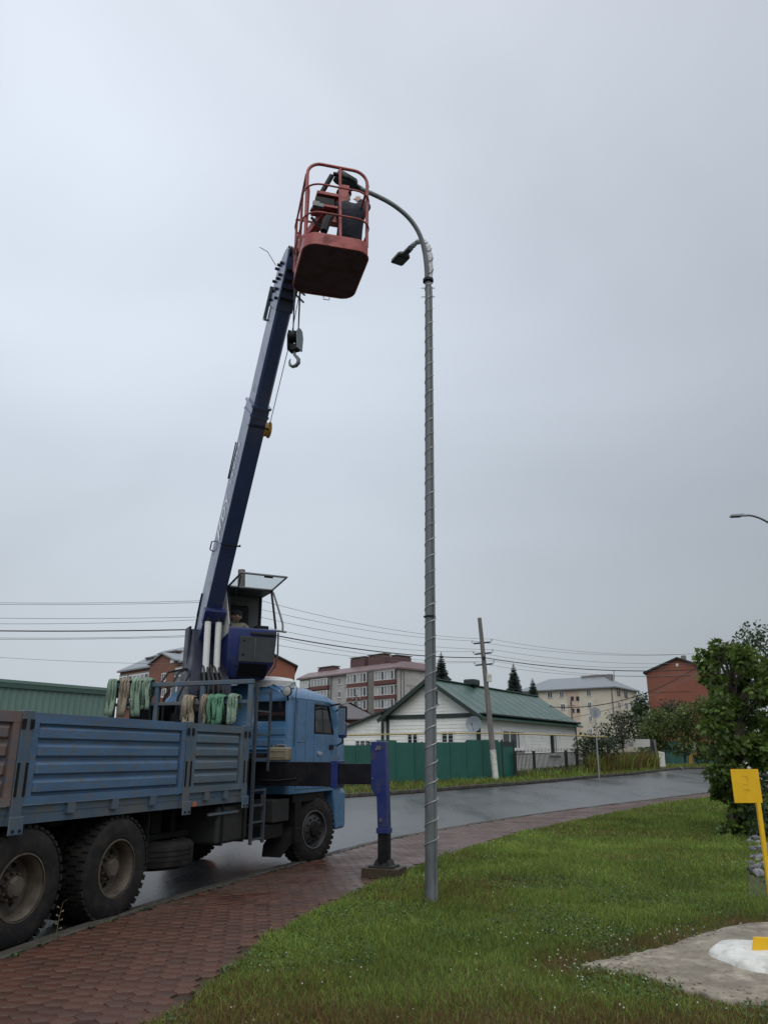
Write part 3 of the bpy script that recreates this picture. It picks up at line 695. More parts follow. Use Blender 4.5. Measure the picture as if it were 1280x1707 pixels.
sling(.745,.09,2.425,.35,M['fabtan'],'narrow yellowish tan sling just right of the middle headboard post',HB,1,4)
sling(1.02,.18,2.425,.36,M['fabtan'],'wide tan sling just left of the middle headboard post',HB,2,5)
sling(2.40,.16,2.70,.48,M['fabpale'],'grey green sling at the far left end of the headboard top bar',HB,2,6)
sling(2.17,.17,2.70,.50,M['fabtan'],'beige sling hanging between two greenish ones on the headboard top bar',HB,2,7)
sling(1.95,.17,2.70,.50,M['fabpale'],'greyish green sling hanging right of the beige one on the top bar',HB,2,8)
sling(1.76,.13,2.70,.40,M['fabpale'],'short dull green sling beside the headboard post on the top bar',HB,2,9)
# ================================================================== LOADER CRANE on the truck
CP = T(-1.5, 1.25, 0); crane = empty('loader_crane', CP, 0, 'blue truck mounted telescopic loader crane with raised navy boom and open operator cabin', 'crane')
TIP = V(489, 426, 9.25)
CU = Vector((TIP.x-CP.x, TIP.y-CP.y, 0)).normalized(); CW = Vector((-CU.y, CU.x, 0))
def C(a, b, z): return CP + CU*a + CW*b + Vector((0, 0, z))
def tl(mb, fn=None):      # truck-local builder -> world
    mb.v = [tuple(T(*p)) for p in mb.v]; return mb
wb(tl(MB().box(-1.95,.55,1.07,-1.05,1.95,1.62)), 'base_frame', M['craneblue'], crane, bevel=.03)
wb(tl(MB().box(-1.95,.2,1.62,-1.08,2.3,1.70)), 'base_deck', M['black'], crane)
wb(MB().cyl(C(0,0,1.7), C(0,0,2.15), .42, n=28).cyl(C(0,0,2.15), C(0,0,2.28), .52, n=32), 'slewing_ring', M['black'], crane)
wb(MB().loft([[C(a,b,z) for a, b in ((a0,-w),(a1,-w),(a1,w),(a0,w))] for a0, a1, w, z in ((-.45,.40,.36,2.28),(-.45,.38,.32,2.7),(-.55,.05,.24,3.2),(-.58,-.20,.22,3.62))]), 'column', M['navyblack'], crane, bevel=.02)
for sg in (-1, 1):
    wb(MB().obox(C(-.38, sg*.245, 3.25), CU*.16, CW*.02, Vector((0,0,.42))), 'column_cheek', M['navyblack'], crane, bevel=.03)
# hydraulic clutter behind the column
wb(tl(MB().box(-1.95,1.75,1.72,-1.35,2.30,2.45)), 'oil_tank', M['black'], crane, bevel=.03)
wb(tl(MB().box(-1.9,.95,1.72,-1.6,1.1,2.55).box(-1.9,1.2,1.72,-1.7,1.6,2.1)), 'valve_block', M['black'], crane, bevel=.01)
mb = MB()
for k in range(5):
    b0 = -.15+.07*k; mb.tube([C(.45,b0,2.0), C(.62,b0*1.2,2.35), C(.55,b0,2.75), C(.30,b0*.8,3.0)], .017, 7)
wb(mb, 'hydraulic_hose', M['cable'], crane)
mb = MB()
for k in range(3): mb.tube([T(-1.9,1.5+.2*k,1.9), T(-1.98,1.4+.25*k,2.5), T(-1.85,1.3+.2*k,2.9), C(-.5,-.1+.1*k,3.1)], .018, 7)
wb(mb, 'hydraulic_hose', M['cable'], crane)
# outrigger
ob = wb(tl(MB().box(-1.28,-.84,1.235,-1.04,2.3,1.575)), 'outrigger_beam', M['black'], crane, bevel=.01)
wb(tl(MB().box(-1.30,-.945,1.215,-1.02,-.842,1.595)), 'beam_collar', M['craneblue'], ob, bevel=.008)
mb = MB()
for z in (1.61,): 
    for q in (-1.25,-1.12): mb.cyl((q,-.89,1.59),(q,-.89,1.635),.014,n=6)
wb(tl(mb), 'bolt', M['steel'], ob)
wb(tl(MB().tube([(-1.285,-.30,1.40),(-1.30,-.28,1.34),(-1.30,.05,1.31),(-1.29,.3,1.315)],.008,6)), 'beam_pipe', M['box'], ob)
wb(tl(MB().box(-1.25,-1.44,1.27,-1.07,-.946,1.555)), 'inner_beam', M['black'], ob, bevel=.008)
leg = wb(tl(MB().prism([(-1.435,1.86),(-1.665,1.86),(-1.70,.70),(-1.545,.70),(-1.53,1.10),(-1.44,1.22)], lambda t, z, d: (d, t, z), -1.235, -1.085)), 'outrigger_leg', M['craneblue'], crane, bevel=.012)
wb(tl(MB().box(-1.245,-1.71,.625,-1.075,-1.53,.70)), 'leg_collar', M['craneblue'], leg, bevel=.006)
wb(tl(MB().box(-1.225,-1.70,.24,-1.095,-1.545,.63)), 'leg_piston', M['black'], leg, bevel=.01)
wb(tl(MB().box(-1.23,-1.60,1.745,-1.242,-1.53,1.80).cyl((-1.235,-1.53,1.75),(-1.25,-1.53,1.75),.018,n=10).cyl((-1.235,-1.60,.80),(-1.25,-1.60,.80),.028,n=10).cyl((-1.235,-1.47,1.35),(-1.25,-1.47,1.35),.014,n=8).cyl((-1.235,-1.47,1.62),(-1.25,-1.47,1.62),.014,n=8)), 'leg_bolt', M['steel'], leg)
wb(tl(MB().prism([(-1.58,.215),(-1.50,.215),(-1.53,.29)], lambda t, z, d: (d, t, z), -1.26, -1.06).prism([(-1.66,.215),(-1.74,.215),(-1.71,.29)], lambda t, z, d: (d, t, z), -1.26, -1.06)), 'foot_lug', M['box'], leg)
wb(tl(MB().box(-1.31,-1.80,.190,-1.01,-1.44,.214)), 'foot_plate', M['box'], leg, bevel=.004)
wp = empty('timber_pad', T(-1.16,-1.615,.063), pi/2-TA, 'dark oily timber block under the outrigger foot on the pavement', 'timber block')
for k in range(3): MB().box(-.20+.135*k, -.27, 0, -.20+.131*(k+1), .26, .126+.002*(k%2)).build('timber', M['wood'], wp, bevel=.008)
# far side outrigger, folded
l2 = wb(tl(MB().box(-1.24,2.31,.95,-1.08,2.47,1.9)), 'outrigger_leg', M['craneblue'], crane, bevel=.012)
# ---- boom
ROOT = C(-.36, 0, 3.46); BD = (TIP-ROOT); BL = BD.length; BD.normalize(); BN = BD.cross(CW).normalized()
if BN.z < 0: BN = -BN
def Bp(l, b, n): return ROOT + BD*l + CW*b + BN*n
def bsec(l0, l1, w, h, c=.03):
    pr = [(-w/2,-h/2+c),(-w/2+c,-h/2),(w/2-c,-h/2),(w/2,-h/2+c),(w/2,h/2-c),(w/2-c,h/2),(-w/2+c,h/2),(-w/2,h/2-c)]
    return MB().loft([[Bp(l, b, n) for b, n in pr] for l in (l0, l1)])
L1 = BL*.652
boom = wb(MB().loft([[Bp(l, b, n) for b, n in ((-.13,n0),(.13,n0),(.13,n1),(-.13,n1))] for l, n0, n1 in ((-.30,-.02,.18),(0,-.20,.24),(.30,-.235,.24),(L1,-.235,.24))]), 'boom', M['boomblue'], crane, bevel=.018)
sec = wb(bsec(L1-.05, BL-.25, .225, .42), 'boom_section', M['boomblue'], crane)
for l, w, h in ((L1-.02, .30, .53), (L1-.16, .285, .51)):
    wb(bsec(l-.018, l+.018, w, h, .03), 'boom_collar', M['boomblue'], boom)
mb = MB()
for l, h in ((L1-.30,.235),(1.85,.235)):
    mb = MB().tube([Bp(l,-.14,-h-.02),Bp(l,-.14,-h-.05),Bp(l,.16,-h-.05),Bp(l,.16,-h-.01)], .014, 6); wb(mb, 'guide_bar', M['black'], boom)
for pp in [[Bp(l-.09,-.13,.16),Bp(l-.07,-.18,.17),Bp(l+.07,-.18,.17),Bp(l+.09,-.13,.16)] for l in (1.62,)] + [[Bp(2.75,-.14,.22),Bp(3.35,-.145,.22)],[Bp(.35,-.14,.19),Bp(.75,-.14,.21)],[Bp(.05,-.14,.12),Bp(.45,-.14,.18)]]: wb(MB().tube(pp, .01, 6), 'hand_hold', M['black'], boom)
# boom head: bolts, plates, sheave bracket
hd = wb(MB().loft([[Bp(l, b, n) for b, n in ((-.125,n0),(.125,n0),(.125,n1),(-.125,n1))] for l, n0, n1 in ((BL-.78,-.22,.225),(BL-.25,-.22,.225),(BL+.0,-.18,.06),(BL+.08,-.13,-.02))]), 'boom_head', M['boomblue'], crane, bevel=.02)
mb = MB()
for l, n in ((BL-.68,.18),(BL-.55,.14),(BL-.42,.18),(BL-.50,-.02),(BL-.36,.02),(BL-.62,-.12),(BL-.30,-.05),(BL-.18,.12),(BL-.14,.0),(BL-.24,.20)):
    wb(MB().cyl(Bp(l,-.125,n), Bp(l,-.16,n), .024, n=6), 'head_bolt', M['black'], hd)
wb(MB().beam(Bp(BL-.98,-.13,.27), Bp(BL-.50,-.13,.27), .05, .03, BN).beam(Bp(BL-.98,-.13,.27), Bp(BL-.98,-.13,.20), .05, .03), 'head_guide', M['boomgrey'], hd)
for b in (-.09, .09): wb(MB().lathe([(.03,-.02),(.10,-.02),(.085,0),(.10,.02),(.03,.02)], Bp(BL+.02,b,-.10), CW, 20), 'sheave', M['black'], hd)
mb = MB()
for k in range(4): wb(MB().obox(Bp(BL-.6+.13*k, .0, -.23), BD*.02, CW*.115, BN*.02), 'head_bracket', M['black'], hd)

wb(MB().tube([Bp(BL-.2,-.16,.2), Bp(BL-.05,-.3,.28), Bp(BL-.02,-.42,.30)], .005, 5), 'loose_wire', M['cable'], hd)
# reel on the boom
rl = wb(MB().lathe([(.02,-.05),(.125,-.05),(.125,-.035),(.105,-.03),(.105,.03),(.125,.035),(.125,.05),(.02,.05)], Bp(L1-.34,.16,-.17), CW, 24), 'cable_reel', M['drum'], crane)
wb(MB().cyl(Bp(L1-.34,.13,-.17), Bp(L1-.34,.225,-.17), .03), 'reel_hub', M['black'], rl)
wb(MB().tube([Bp(L1-.31,.17,-.25), Bp((L1+BL)/2,.17,-.26), Bp(BL-.4,.15,-.22)], .006, 5), 'reel_cable', M['cable'], rl)
# lettering on the side of the boom that faces the pavement
M['letter'] = MAT('lettering_white', (.85,.86,.86), .28, var=.05, coat=1.0)
text_part('DY', .27, Bp(2.12,-.1325,-.07), BD, BN, -CW, M['letter'], crane, sx=1.2)
lg = MB()
for l0, l1, n0, n1 in ((2.74,2.80,.03,.045),(2.84,2.90,.03,.04),(2.84,2.90,.065,.075),(2.89,2.91,.03,.075),(2.98,3.08,.03,.04),(2.98,3.08,.075,.085),(2.98,3.0,.03,.085),(3.13,3.16,.05,.075),(3.21,3.27,.04,.05),(3.21,3.23,.04,.08),(3.33,3.40,.03,.045),(3.33,3.40,.065,.08)):
    lg.add([Bp(l0,-.1365,n0*1.8-.06), Bp(l1,-.1365,n0*1.8-.06), Bp(l1,-.1365,n1*1.8-.05), Bp(l0,-.1365,n1*1.8-.05)], [(0,1,2,3)])
wb(lg, 'lettering', M['letter'], boom, recalc=False)
lg = MB()
for k in range(2):
    l0 = 1.80+.14*k; lg.add([Bp(l0,-.1365,-.07+.05*k), Bp(l0+.07,-.1365,-.07+.05*k), Bp(l0+.16,-.1365,.13), Bp(l0+.08,-.1365,.13)], [(0,1,2,3)])
wb(lg, 'emblem', M['letter'], boom, recalc=False)
# lift cylinders
for b in (-.085, .085):
    lo = C(.34, b, 2.42); hi = Bp(.62, b, -.30); d = (hi-lo)
    cy_ = wb(MB().cyl(lo, lo+d*.34, .068, n=18), 'lift_cylinder', M['black'], crane)
    wb(MB().cyl(lo+d*.34, lo+d*.93, .05, n=18), 'cylinder_rod', M['white'], cy_)
    wb(MB().cyl(lo+d*.93, hi, .055, n=14), 'rod_eye', M['black'], cy_)
wb(MB().obox(Bp(.62,0,-.30), BD*.12, CW*.17, BN*.06), 'cylinder_bracket', M['craneblue'], crane, bevel=.01)
wb(MB().obox(C(.34,0,2.50), CU*.12, CW*.20, Vector((0,0,.12))), 'cylinder_bracket', M['black'], crane, bevel=.01)
# winch
wb(MB().lathe([(.05,-.2),(.18,-.2),(.18,-.18),(.12,-.17),(.12,.17),(.18,.18),(.18,.2),(.05,.2)], C(-.62,0,3.0), CW, 24), 'winch_drum', M['black'], crane)
# ---- operator cabin: faces along the boom
def Cb(b, a, z): return C(a, b, z+.07)
B0, B1 = .20, .98
cabn = wb(MB().loft([[Cb(b, a, z) for b, a in ((b0,a0),(b1,a0),(b1,a1),(b0,a1))] for b0, b1, a0, a1, z in ((B0+.10,B1-.12,-.40,.30,2.74),(B0+.02,B1-.02,-.45,.46,2.98),(B0,B1,-.45,.50,3.40),(B0,B1,-.45,.50,3.52))]), 'operator_cabin', M['craneblue'], crane, bevel=.03, seg=3)
wb(MB().loft([[Cb(b, a, z) for b, a in ((B0+.17,a1),(B1-.03,a1),(B1-.03,a1+.015),(B0+.17,a1+.015))] for a1, z in ((.468,2.99),(.502,3.38))]), 'front_panel', M['cabdark'], cabn, bevel=.01)
wb(MB().loft([[Cb(b, a, z) for b, a in ((B0+.20,a1),(B1-.12,a1),(B1-.12,a1+.012),(B0+.20,a1+.012))] for a1, z in ((.315,2.77),(.455,2.965))]), 'chin_panel', M['black'], cabn)
wb(MB().obox(Cb(B0+.55,.525,3.43), CW*.20, CU*.02, Vector((0,0,.022))), 'lamp_bar', M['box'], cabn, bevel=.01)
wb(MB().obox(Cb(B0+.42,.520,3.2), CW*.004, CU*.003, Vector((0,0,.16))), 'panel_seam', M['steel'], cabn)
wb(MB().sphere(Cb(B0+.24,.50,3.31),.022,8,6).sphere(Cb(B0+.24,.485,3.10),.022,8,6), 'panel_knob', M['black'], cabn)
# frame: rear wall, roof, pillars
wb(MB().obox(Cb((B0+B1)/2,-.43,3.86), CW*(.5*(B1-B0)-.01), CU*.02, Vector((0,0,.335))), 'rear_wall', M['seat'], cabn)
wb(MB().obox(Cb((B0+B1)/2,-.13,4.21), CW*(.5*(B1-B0)+.01), CU*.32, Vector((0,0,.02))), 'roof', M['cabdark'], cabn, bevel=.015)
mb = MB()
for b in (B0+.02, B1-.02):
    mb.tube([Cb(b,.17,4.19), Cb(b,.30,3.92), Cb(b,.47,3.54)], .020, 8)
    mb.tube([Cb(b,-.41,4.19), Cb(b,-.41,3.52)], .026, 8)
wb(mb, 'pillar', M['black'], cabn)
wb(MB().tube([Cb(B1+.02,.15,4.19), Cb(B1+.08,.36,3.80), Cb(B1+.10,.46,3.62), Cb(B1+.10,.47,3.50)], .016, 8).tube([Cb(B1-.03,.47,3.505), Cb(B1+.16,.47,3.495)], .016, 8), 'side_door_frame', M['steel'], cabn)
wb(MB().tube([Cb(B1+.03,.46,3.48), Cb(B1+.035,.46,3.12), Cb(B1+.02,.40,2.95), Cb(B1-.08,.35,2.80)], .014, 8).tube([Cb(B1+.05,.40,3.48), Cb(B1+.055,.40,3.14), Cb(B1+.03,.34,2.92)], .012, 8), 'grab_rail', M['steel'], cabn)
# boom-side quarter window, its sky reflection painted pale, and raised front window
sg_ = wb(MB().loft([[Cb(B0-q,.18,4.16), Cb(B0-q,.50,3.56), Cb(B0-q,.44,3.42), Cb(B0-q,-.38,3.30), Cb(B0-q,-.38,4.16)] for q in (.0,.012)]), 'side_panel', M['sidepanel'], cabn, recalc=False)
fl = [Cb(B0+.02,.20,4.215), Cb(B1-.02,.20,4.215), Cb(B1-.02,.92,4.29), Cb(B0+.02,.92,4.29)]
fw = wb(MB().tube(fl+[fl[0]], .018, 8), 'front_window_frame', M['steel'], cabn)
wb(MB().add(fl, [(0,1,2,3)]), 'front_window', M['glassclear'], fw, recalc=False)
wb(MB().obox((fl[2]+fl[3])/2-Vector((0,0,.02))+CW*.08-CU*.03, CW*.07, CU*.012, Vector((0,0,.012))), 'window_handle', M['black'], fw)
wb(MB().tube([Cb(B0+.05,.80,4.27), Cb(B0+.07,.36,3.82)], .010, 6), 'gas_strut', M['black'], fw)
wb(MB().obox(Cb(B0+.34,-.15,3.50), CW*.22, CU*.2, Vector((0,0,.06))).obox(Cb(B0+.34,-.36,3.78), CW*.2, CU*.05, Vector((0,0,.24))), 'seat', M['black'], cabn, bevel=.03)
wb(MB().cyl(Cb(B1-.22,.25,3.50), Cb(B1-.22,.22,3.66), .012).sphere(Cb(B1-.22,.22,3.68),.025,8,6).obox(Cb(B1-.2,.25,3.53), CW*.1, CU*.1, Vector((0,0,.06))), 'control_lever', M['black'], cabn)
# ---- operator (seated)
def figure(name, label, joints, edges, rad, mats, assign, loc, parts=()):
    me = bpy.data.meshes.new(name); ks = list(joints); ix = {k: i for i, k in enumerate(ks)}
    me.from_pydata([tuple(Vector(joints[k])-Vector(loc)) for k in ks], [(ix[a], ix[b]) for a, b in edges], [])
    o = bpy.data.objects.new(name, me); COL.objects.link(o)
    sk = o.modifiers.new('skin', 'SKIN'); sk.branch_smoothing = .6
    for i, k in enumerate(ks):
        d = me.skin_vertices[0].data[i]; r_ = rad[k]; d.radius = (r_, r_) if not isinstance(r_, tuple) else r_
        d.use_root = (k == 'pelvis')
    o.modifiers.new('sub', 'SUBSURF').levels = 2; o.modifiers['sub'].render_levels = 2
    dg = bpy.context.evaluated_depsgraph_get(); nm = bpy.data.meshes.new_from_object(o.evaluated_get(dg)); bpy.data.objects.remove(o)
    for m_ in mats: nm.materials.append(m_)
    for p in nm.polygons:
        p.use_smooth = True; p.material_index = assign(p.center + Vector(loc))
    b = bpy.data.objects.new(name, nm); COL.objects.link(b); b.location = loc
    tag(b, label, 'person'); return b
def head_parts(body, c, f, s, hat, hair):
    # face features: c head centre, f facing, s towards the right side of the face
    inv = Matrix.Translation(-Vector(body.location)); up = f.cross(s).normalized()
    if up.z < 0: up = -up
    def bld(mb, name, mat): 
        mb.v = [tuple(inv @ Vector(p)) for p in mb.v]; return mb.build(name, mat, body)
    bld(MB().sphere(c+f*.088+s*.033+up*.012,.013,8,6).sphere(c+f*.088-s*.033+up*.012,.013,8,6), 'eyes', M['capdark'])
    bld(MB().loft([[c+f*.088+up*.02+s*q for q in (-.006,.006)]+[c+f*.09+up*.018+s*q for q in (.006,-.006)],[c+f*.095-up*.03+s*q for q in (-.017,.017)]+[c+f*.122-up*.027+s*q for q in (.012,-.012)]]), 'nose', M['skin'])
    bld(MB().obox(c+f*.092-up*.055, s*.025, f*.004, up*.006), 'mouth', MATC['lip'])
    bld(MB().sphere(c+s*.083,.026,8,6,(.5,.8,1.2)).sphere(c-s*.083,.026,8,6,(.5,.8,1.2)), 'ears', M['skin'])
    if hair:
        bld(MB().loft([[c - f*.022 + up*h + (f*cos(a)*1.0 + s*sin(a))*r_ for a in [2*pi*k/18 for k in range(18)]] for r_, h in ((.085,-.02),(.100,.02),(.104,.06),(.092,.095),(.055,.118),(.01,.124))]), 'hair', M['capdark'])
    if hat:
        rings = []
        for r_, h in ((.106,.055),(.106,.075),(.094,.10),(.06,.122),(.01,.13)):
            rings.append([c + up*h + (f*cos(a)*1.08 + s*sin(a))*r_ for a in [2*pi*k/18 for k in range(18)]])
        mb = MB().loft(rings); mb.loft([[c+up*.062+f*(.09+.05*q)+s*e*(.085-.035*q*q) for e in (-1,-.5,0,.5,1)] + [c+up*.072+f*(.09+.05*q)+s*e*(.085-.035*q*q) for e in (1,.5,0,-.5,-1)] for q in (0,.5,1)])
        bld(mb, 'cap', M['capdark'])
MATC = {'lip': MAT('lips', (.28,.12,.10), .6)}
def O_(b, a, z): return C(a, b, z)
hb = B0+.26
J = dict(pelvis=O_(hb,-.16,3.62), waist=O_(hb,-.18,3.74), chest=O_(hb,-.17,3.90), neckb=O_(hb,-.15,4.00), neck=O_(hb,-.13,4.03), head0=O_(hb,-.10,4.06), head=O_(hb,-.095,4.09), head1=O_(hb,-.10,4.13),
    ls=O_(hb-.16,-.15,3.96), le=O_(hb-.20,.0,3.76), lw=O_(hb-.10,.20,3.70), lh=O_(hb-.07,.27,3.70),
    rs=O_(hb+.16,-.15,3.96), re=O_(hb+.22,.02,3.76), rw=O_(hb+.18,.20,3.69), rh=O_(hb+.17,.27,3.69),
    lk=O_(hb-.10,.22,3.66), la=O_(hb-.10,.34,3.30), lf=O_(hb-.10,.42,3.22), rk=O_(hb+.10,.22,3.66), ra=O_(hb+.10,.34,3.30), rf=O_(hb+.10,.42,3.22))
E_ = [('pelvis','waist'),('waist','chest'),('chest','neckb'),('neckb','neck'),('neck','head0'),('head0','head'),('head','head1'),('chest','ls'),('ls','le'),('le','lw'),('lw','lh'),('chest','rs'),('rs','re'),('re','rw'),('rw','rh'),
      ('pelvis','lk'),('lk','la'),('la','lf'),('pelvis','rk'),('rk','ra'),('ra','rf')]
RD = dict(pelvis=.15, waist=.14, chest=.15, neckb=.07, neck=.055, head0=.075, head=.095, head1=.085, ls=.075, le=.055, lw=.042, lh=.045, rs=.075, re=.055, rw=.042, rh=.045, lk=.08, la=.055, lf=.05, rk=.08, ra=.055, rf=.05)
def shift(J, dz): return {k: Vector(v)+Vector((0,0,dz)) for k, v in J.items()}
J = shift(J, -.24)
opr = figure('person', 'person in a khaki jacket sitting in the open crane cabin', J, E_, RD, [M['jacket'], M['skin'], M['navy']],
    lambda p: 1 if (p.z > J['neck'].z-.01 or (p-J['lh']).length < .06 or (p-J['rh']).length < .06) else (2 if p.z < J['waist'].z-.06 and (p-J['pelvis']).dot(CU) > .05 else 0), J['pelvis'])
head_parts(opr, J['head'], CU, CW, False, True)
# ================================================================== HOOK BLOCK hanging from the boom head
HKc = V(492, 567, 9.05)
hk = empty('hook_block', HKc, 0, 'black hook block with steel hook hanging on ropes beside the navy boom', 'hook block')
hx, hy = Vector((.93,-.36,0)), Vector((.36,.93,0)); zz = Vector((0,0,1))
for sgn in (-1, 1):
    pr = [(-.07,-.16),(.07,-.16),(.09,.05),(.06,.14),(0,.16),(-.06,.14),(-.09,.05)]
    wb(MB().prism(pr, lambda a, z, d: HKc + hy*a + zz*z + hx*d, sgn*.07-.010, sgn*.07+.010), 'cheek_plate', M['boomgrey' if sgn > 0 else 'black'], hk, bevel=.008)
wb(MB().lathe([(.02,-.055),(.085,-.055),(.07,-.03),(.085,-.01),(.085,.01),(.07,.03),(.085,.055),(.02,.055)], HKc+zz*.05, hx, 22), 'sheave', M['black'], hk)
wb(MB().obox(HKc-zz*.12, hx*.058, hy*.05, zz*.045), 'swivel', M['black'], hk, bevel=.01)
hkp = [(0,-.14),(0,-.22),(.035,-.26),(.062,-.30),(.062,-.35),(.03,-.385),(-.02,-.39),(-.06,-.36),(-.072,-.31),(-.06,-.27)]
wb(MB().tube([HKc+hx*a+zz*z for a, z in hkp], [.018,.020,.023,.026,.028,.026,.023,.019,.014,.007], 10), 'hook', M['steel'], hk)
mb = MB(); top = Bp(BL-.05,.10,-.20)
for q in ((-.05,.06),(-.02,-.06),(.03,.06),(.06,-.06)): mb.tube([HKc+hx*q[0]+hy*q[1]*.4+zz*.12, Vector((HKc.x+hx.x*q[0], HKc.y+hx.y*q[0]+.1*q[1], top.z))], .0065, 6)
wb(mb, 'rope', M['cable'], hk)
wb(MB().beam(Bp(BL-.42,.10,-.25), V(508,492,9.05), .02, .02).beam(Bp(BL-.50,.10,-.25), V(506,504,9.05), .02, .02), 'rope_guide', M['black'], hd)
# ================================================================== BASKET
BK = Vector((-.70, 8.50, 7.60)); by = radians(15); e1 = Vector((cos(by), sin(by), 0)); e2 = Vector((-sin(by), cos(by), 0)); BH1, BH2 = .41, .53
bask = empty('work_basket', BK, 0, 'red tubular work basket fixed to the end of the crane boom', 'basket')
def K(a, b, z): return BK + e1*a + e2*b + zz*z
def rr(a0, a1, b0, b1, r, n=6):
    pts = []
    for cx, cy, s0 in ((a1-r, b1-r, 0), (a0+r, b1-r, pi/2), (a0+r, b0+r, pi), (a1-r, b0+r, 1.5*pi)):
        for k in range(n+1): a = s0+pi/2*k/n; pts.append((cx+r*cos(a), cy+r*sin(a)))
    return pts
rp = rr(-BH1, BH1, -BH2, BH2, .17)
wb(MB().loft([[K(a,b,z) for a, b in rp] for z in (0,.025)]), 'floor', M['redfloor'], bask)
mb = MB(); mb.loft([[K(a*1.004,b*1.004,z) for a, b in rp] for z in (-.004,.17)], False, False); mb.loft([[K(a*.985,b*.985,z) for a, b in rp] for z in (.026,.17)], False, False)
mb.loft([[K(a*1.004,b*1.004,.17) for a, b in rp],[K(a*.985,b*.985,.17) for a, b in rp]], False, False)
wb(mb, 'toe_board', M['red'], bask, recalc=False)
lip = [K(a*1.01,b*1.01,.0) for a, b in rp]; wb(MB().tube(lip+[lip[0]], .011, 6), 'floor_edge', M['red'], bask)
Hh = 1.30
def hoop(b, h, r=.18, pr=.021):
    p = [K(-BH1+.02,b,.16)]; 
    for k in range(7): a = pi - pi/2*k/6; p.append(K(-BH1+.02+r+r*cos(a), b, h-r+r*sin(a)))
    for k in range(7): a = pi/2 - pi/2*k/6; p.append(K(BH1-.02-r+r*cos(a), b, h-r+r*sin(a)))
    p.append(K(BH1-.02,b,.16)); return MB().tube(p, pr, 10)
wb(hoop(-BH2+.12, Hh), 'top_hoop', M['red'], bask)
wb(MB().tube([K(.03,-BH2+.02,.16), K(.03,-BH2+.10,Hh*.8), K(.03,-BH2+.12,Hh-.01)], .018, 8), 'middle_post', M['red'], bask)
for h in (.46, .88):
    ring = [(a*1.03, b*1.02) for a, b in rr(-BH1, BH1, -BH2, BH2, .2)]
    seq = ring[9:] + ring[:5]; wb(MB().tube([K(a,b,h) for a, b in seq], .012, 8), 'guard_rail', M['red'], bask)
for a, b, h in ((-BH1,-.10,1.0),(-BH1,.35,1.0),(BH1,.35,1.0)):
    wb(MB().tube([K(a,b,.16), K(a*.985,b,h)], .018, 8), 'post', M['red'], bask)
wb(MB().tube([K(-BH1*.98,-BH2+.12,1.1), K(-BH1*.98,.35,1.0), K(BH1*.98,.35,1.0), K(BH1*.98,-BH2+.12,1.1)], .018, 8), 'side_rail', M['red'], bask)
wb(MB().beam(K(-BH1+.035,-BH2+.2,.17), K(-BH1+.06,-BH2+.25,1.0), .07, .03), 'left_upright', M['red'], bask)
# carrier bracket, levelling cylinder, control box
KY = 8.62
br = wb(MB().prism([(0,0),(1,0),(.9,1),(.35,1)], lambda a, z, d: V(547,372,KY)+e1*(a*.20)+zz*(z*.64)+e2*d+e1*(.10*z)*1.0, -.04, .04), 'carrier_bracket', M['red'], bask, bevel=.01)
wb(MB().obox(V(546,331,KY), e1*.16, e2*.10, zz*.025).obox(V(541,352,KY), e1*.17, e2*.12, zz*.02), 'bracket_shelf', M['red'], br, bevel=.006)
wb(MB().obox(V(540,342,KY-.03), e1*.13, e2*.09, zz*.055), 'control_box', M['black'], br, bevel=.01)
wb(MB().obox(V(527,341,KY-.16), e1*.045, e2*.03, zz*.04).obox(V(535,343,KY-.16), e1*.04, e2*.02, zz*.03), 'valve', M['steel'], br, bevel=.006)
wb(MB().cyl(V(553,293,KY-.03), V(536,322,KY-.03), .035, n=12).cyl(V(536,322,KY-.03), V(519,352,KY-.03), .022, n=12), 'levelling_cylinder', M['black'], br)
wb(MB().tube([V(556,290,KY), V(566,292,KY), V(576,297,KY+.1)], .03, 10), 'bracket_pin', M['black'], br)
wb(MB().beam(Bp(BL+.02,0,-.10), V(545,352,KY), .12, .12), 'carrier_arm', M['red'], br, bevel=.01)
wb(MB().tube([V(519,362,KY-.05), V(530,376,KY), V(546,373,KY+.05), V(556,362,KY+.05)], .02, 8), 'hose', M['cable'], br)
mb = MB(); wb(MB().tube([K(.02,BH2-.02,-.01), K(.02,BH2,-.06), K(.10,BH2,-.06), K(.10,BH2-.02,-.01)], .006, 6), 'floor_ring', M['steel'], bask)
wb(MB().tube([V(540,386,8.35), V(545,368,8.4), V(552,360,8.45)], [.05,.06,.05], 8), 'tool_bag', M['capdark'], bask)
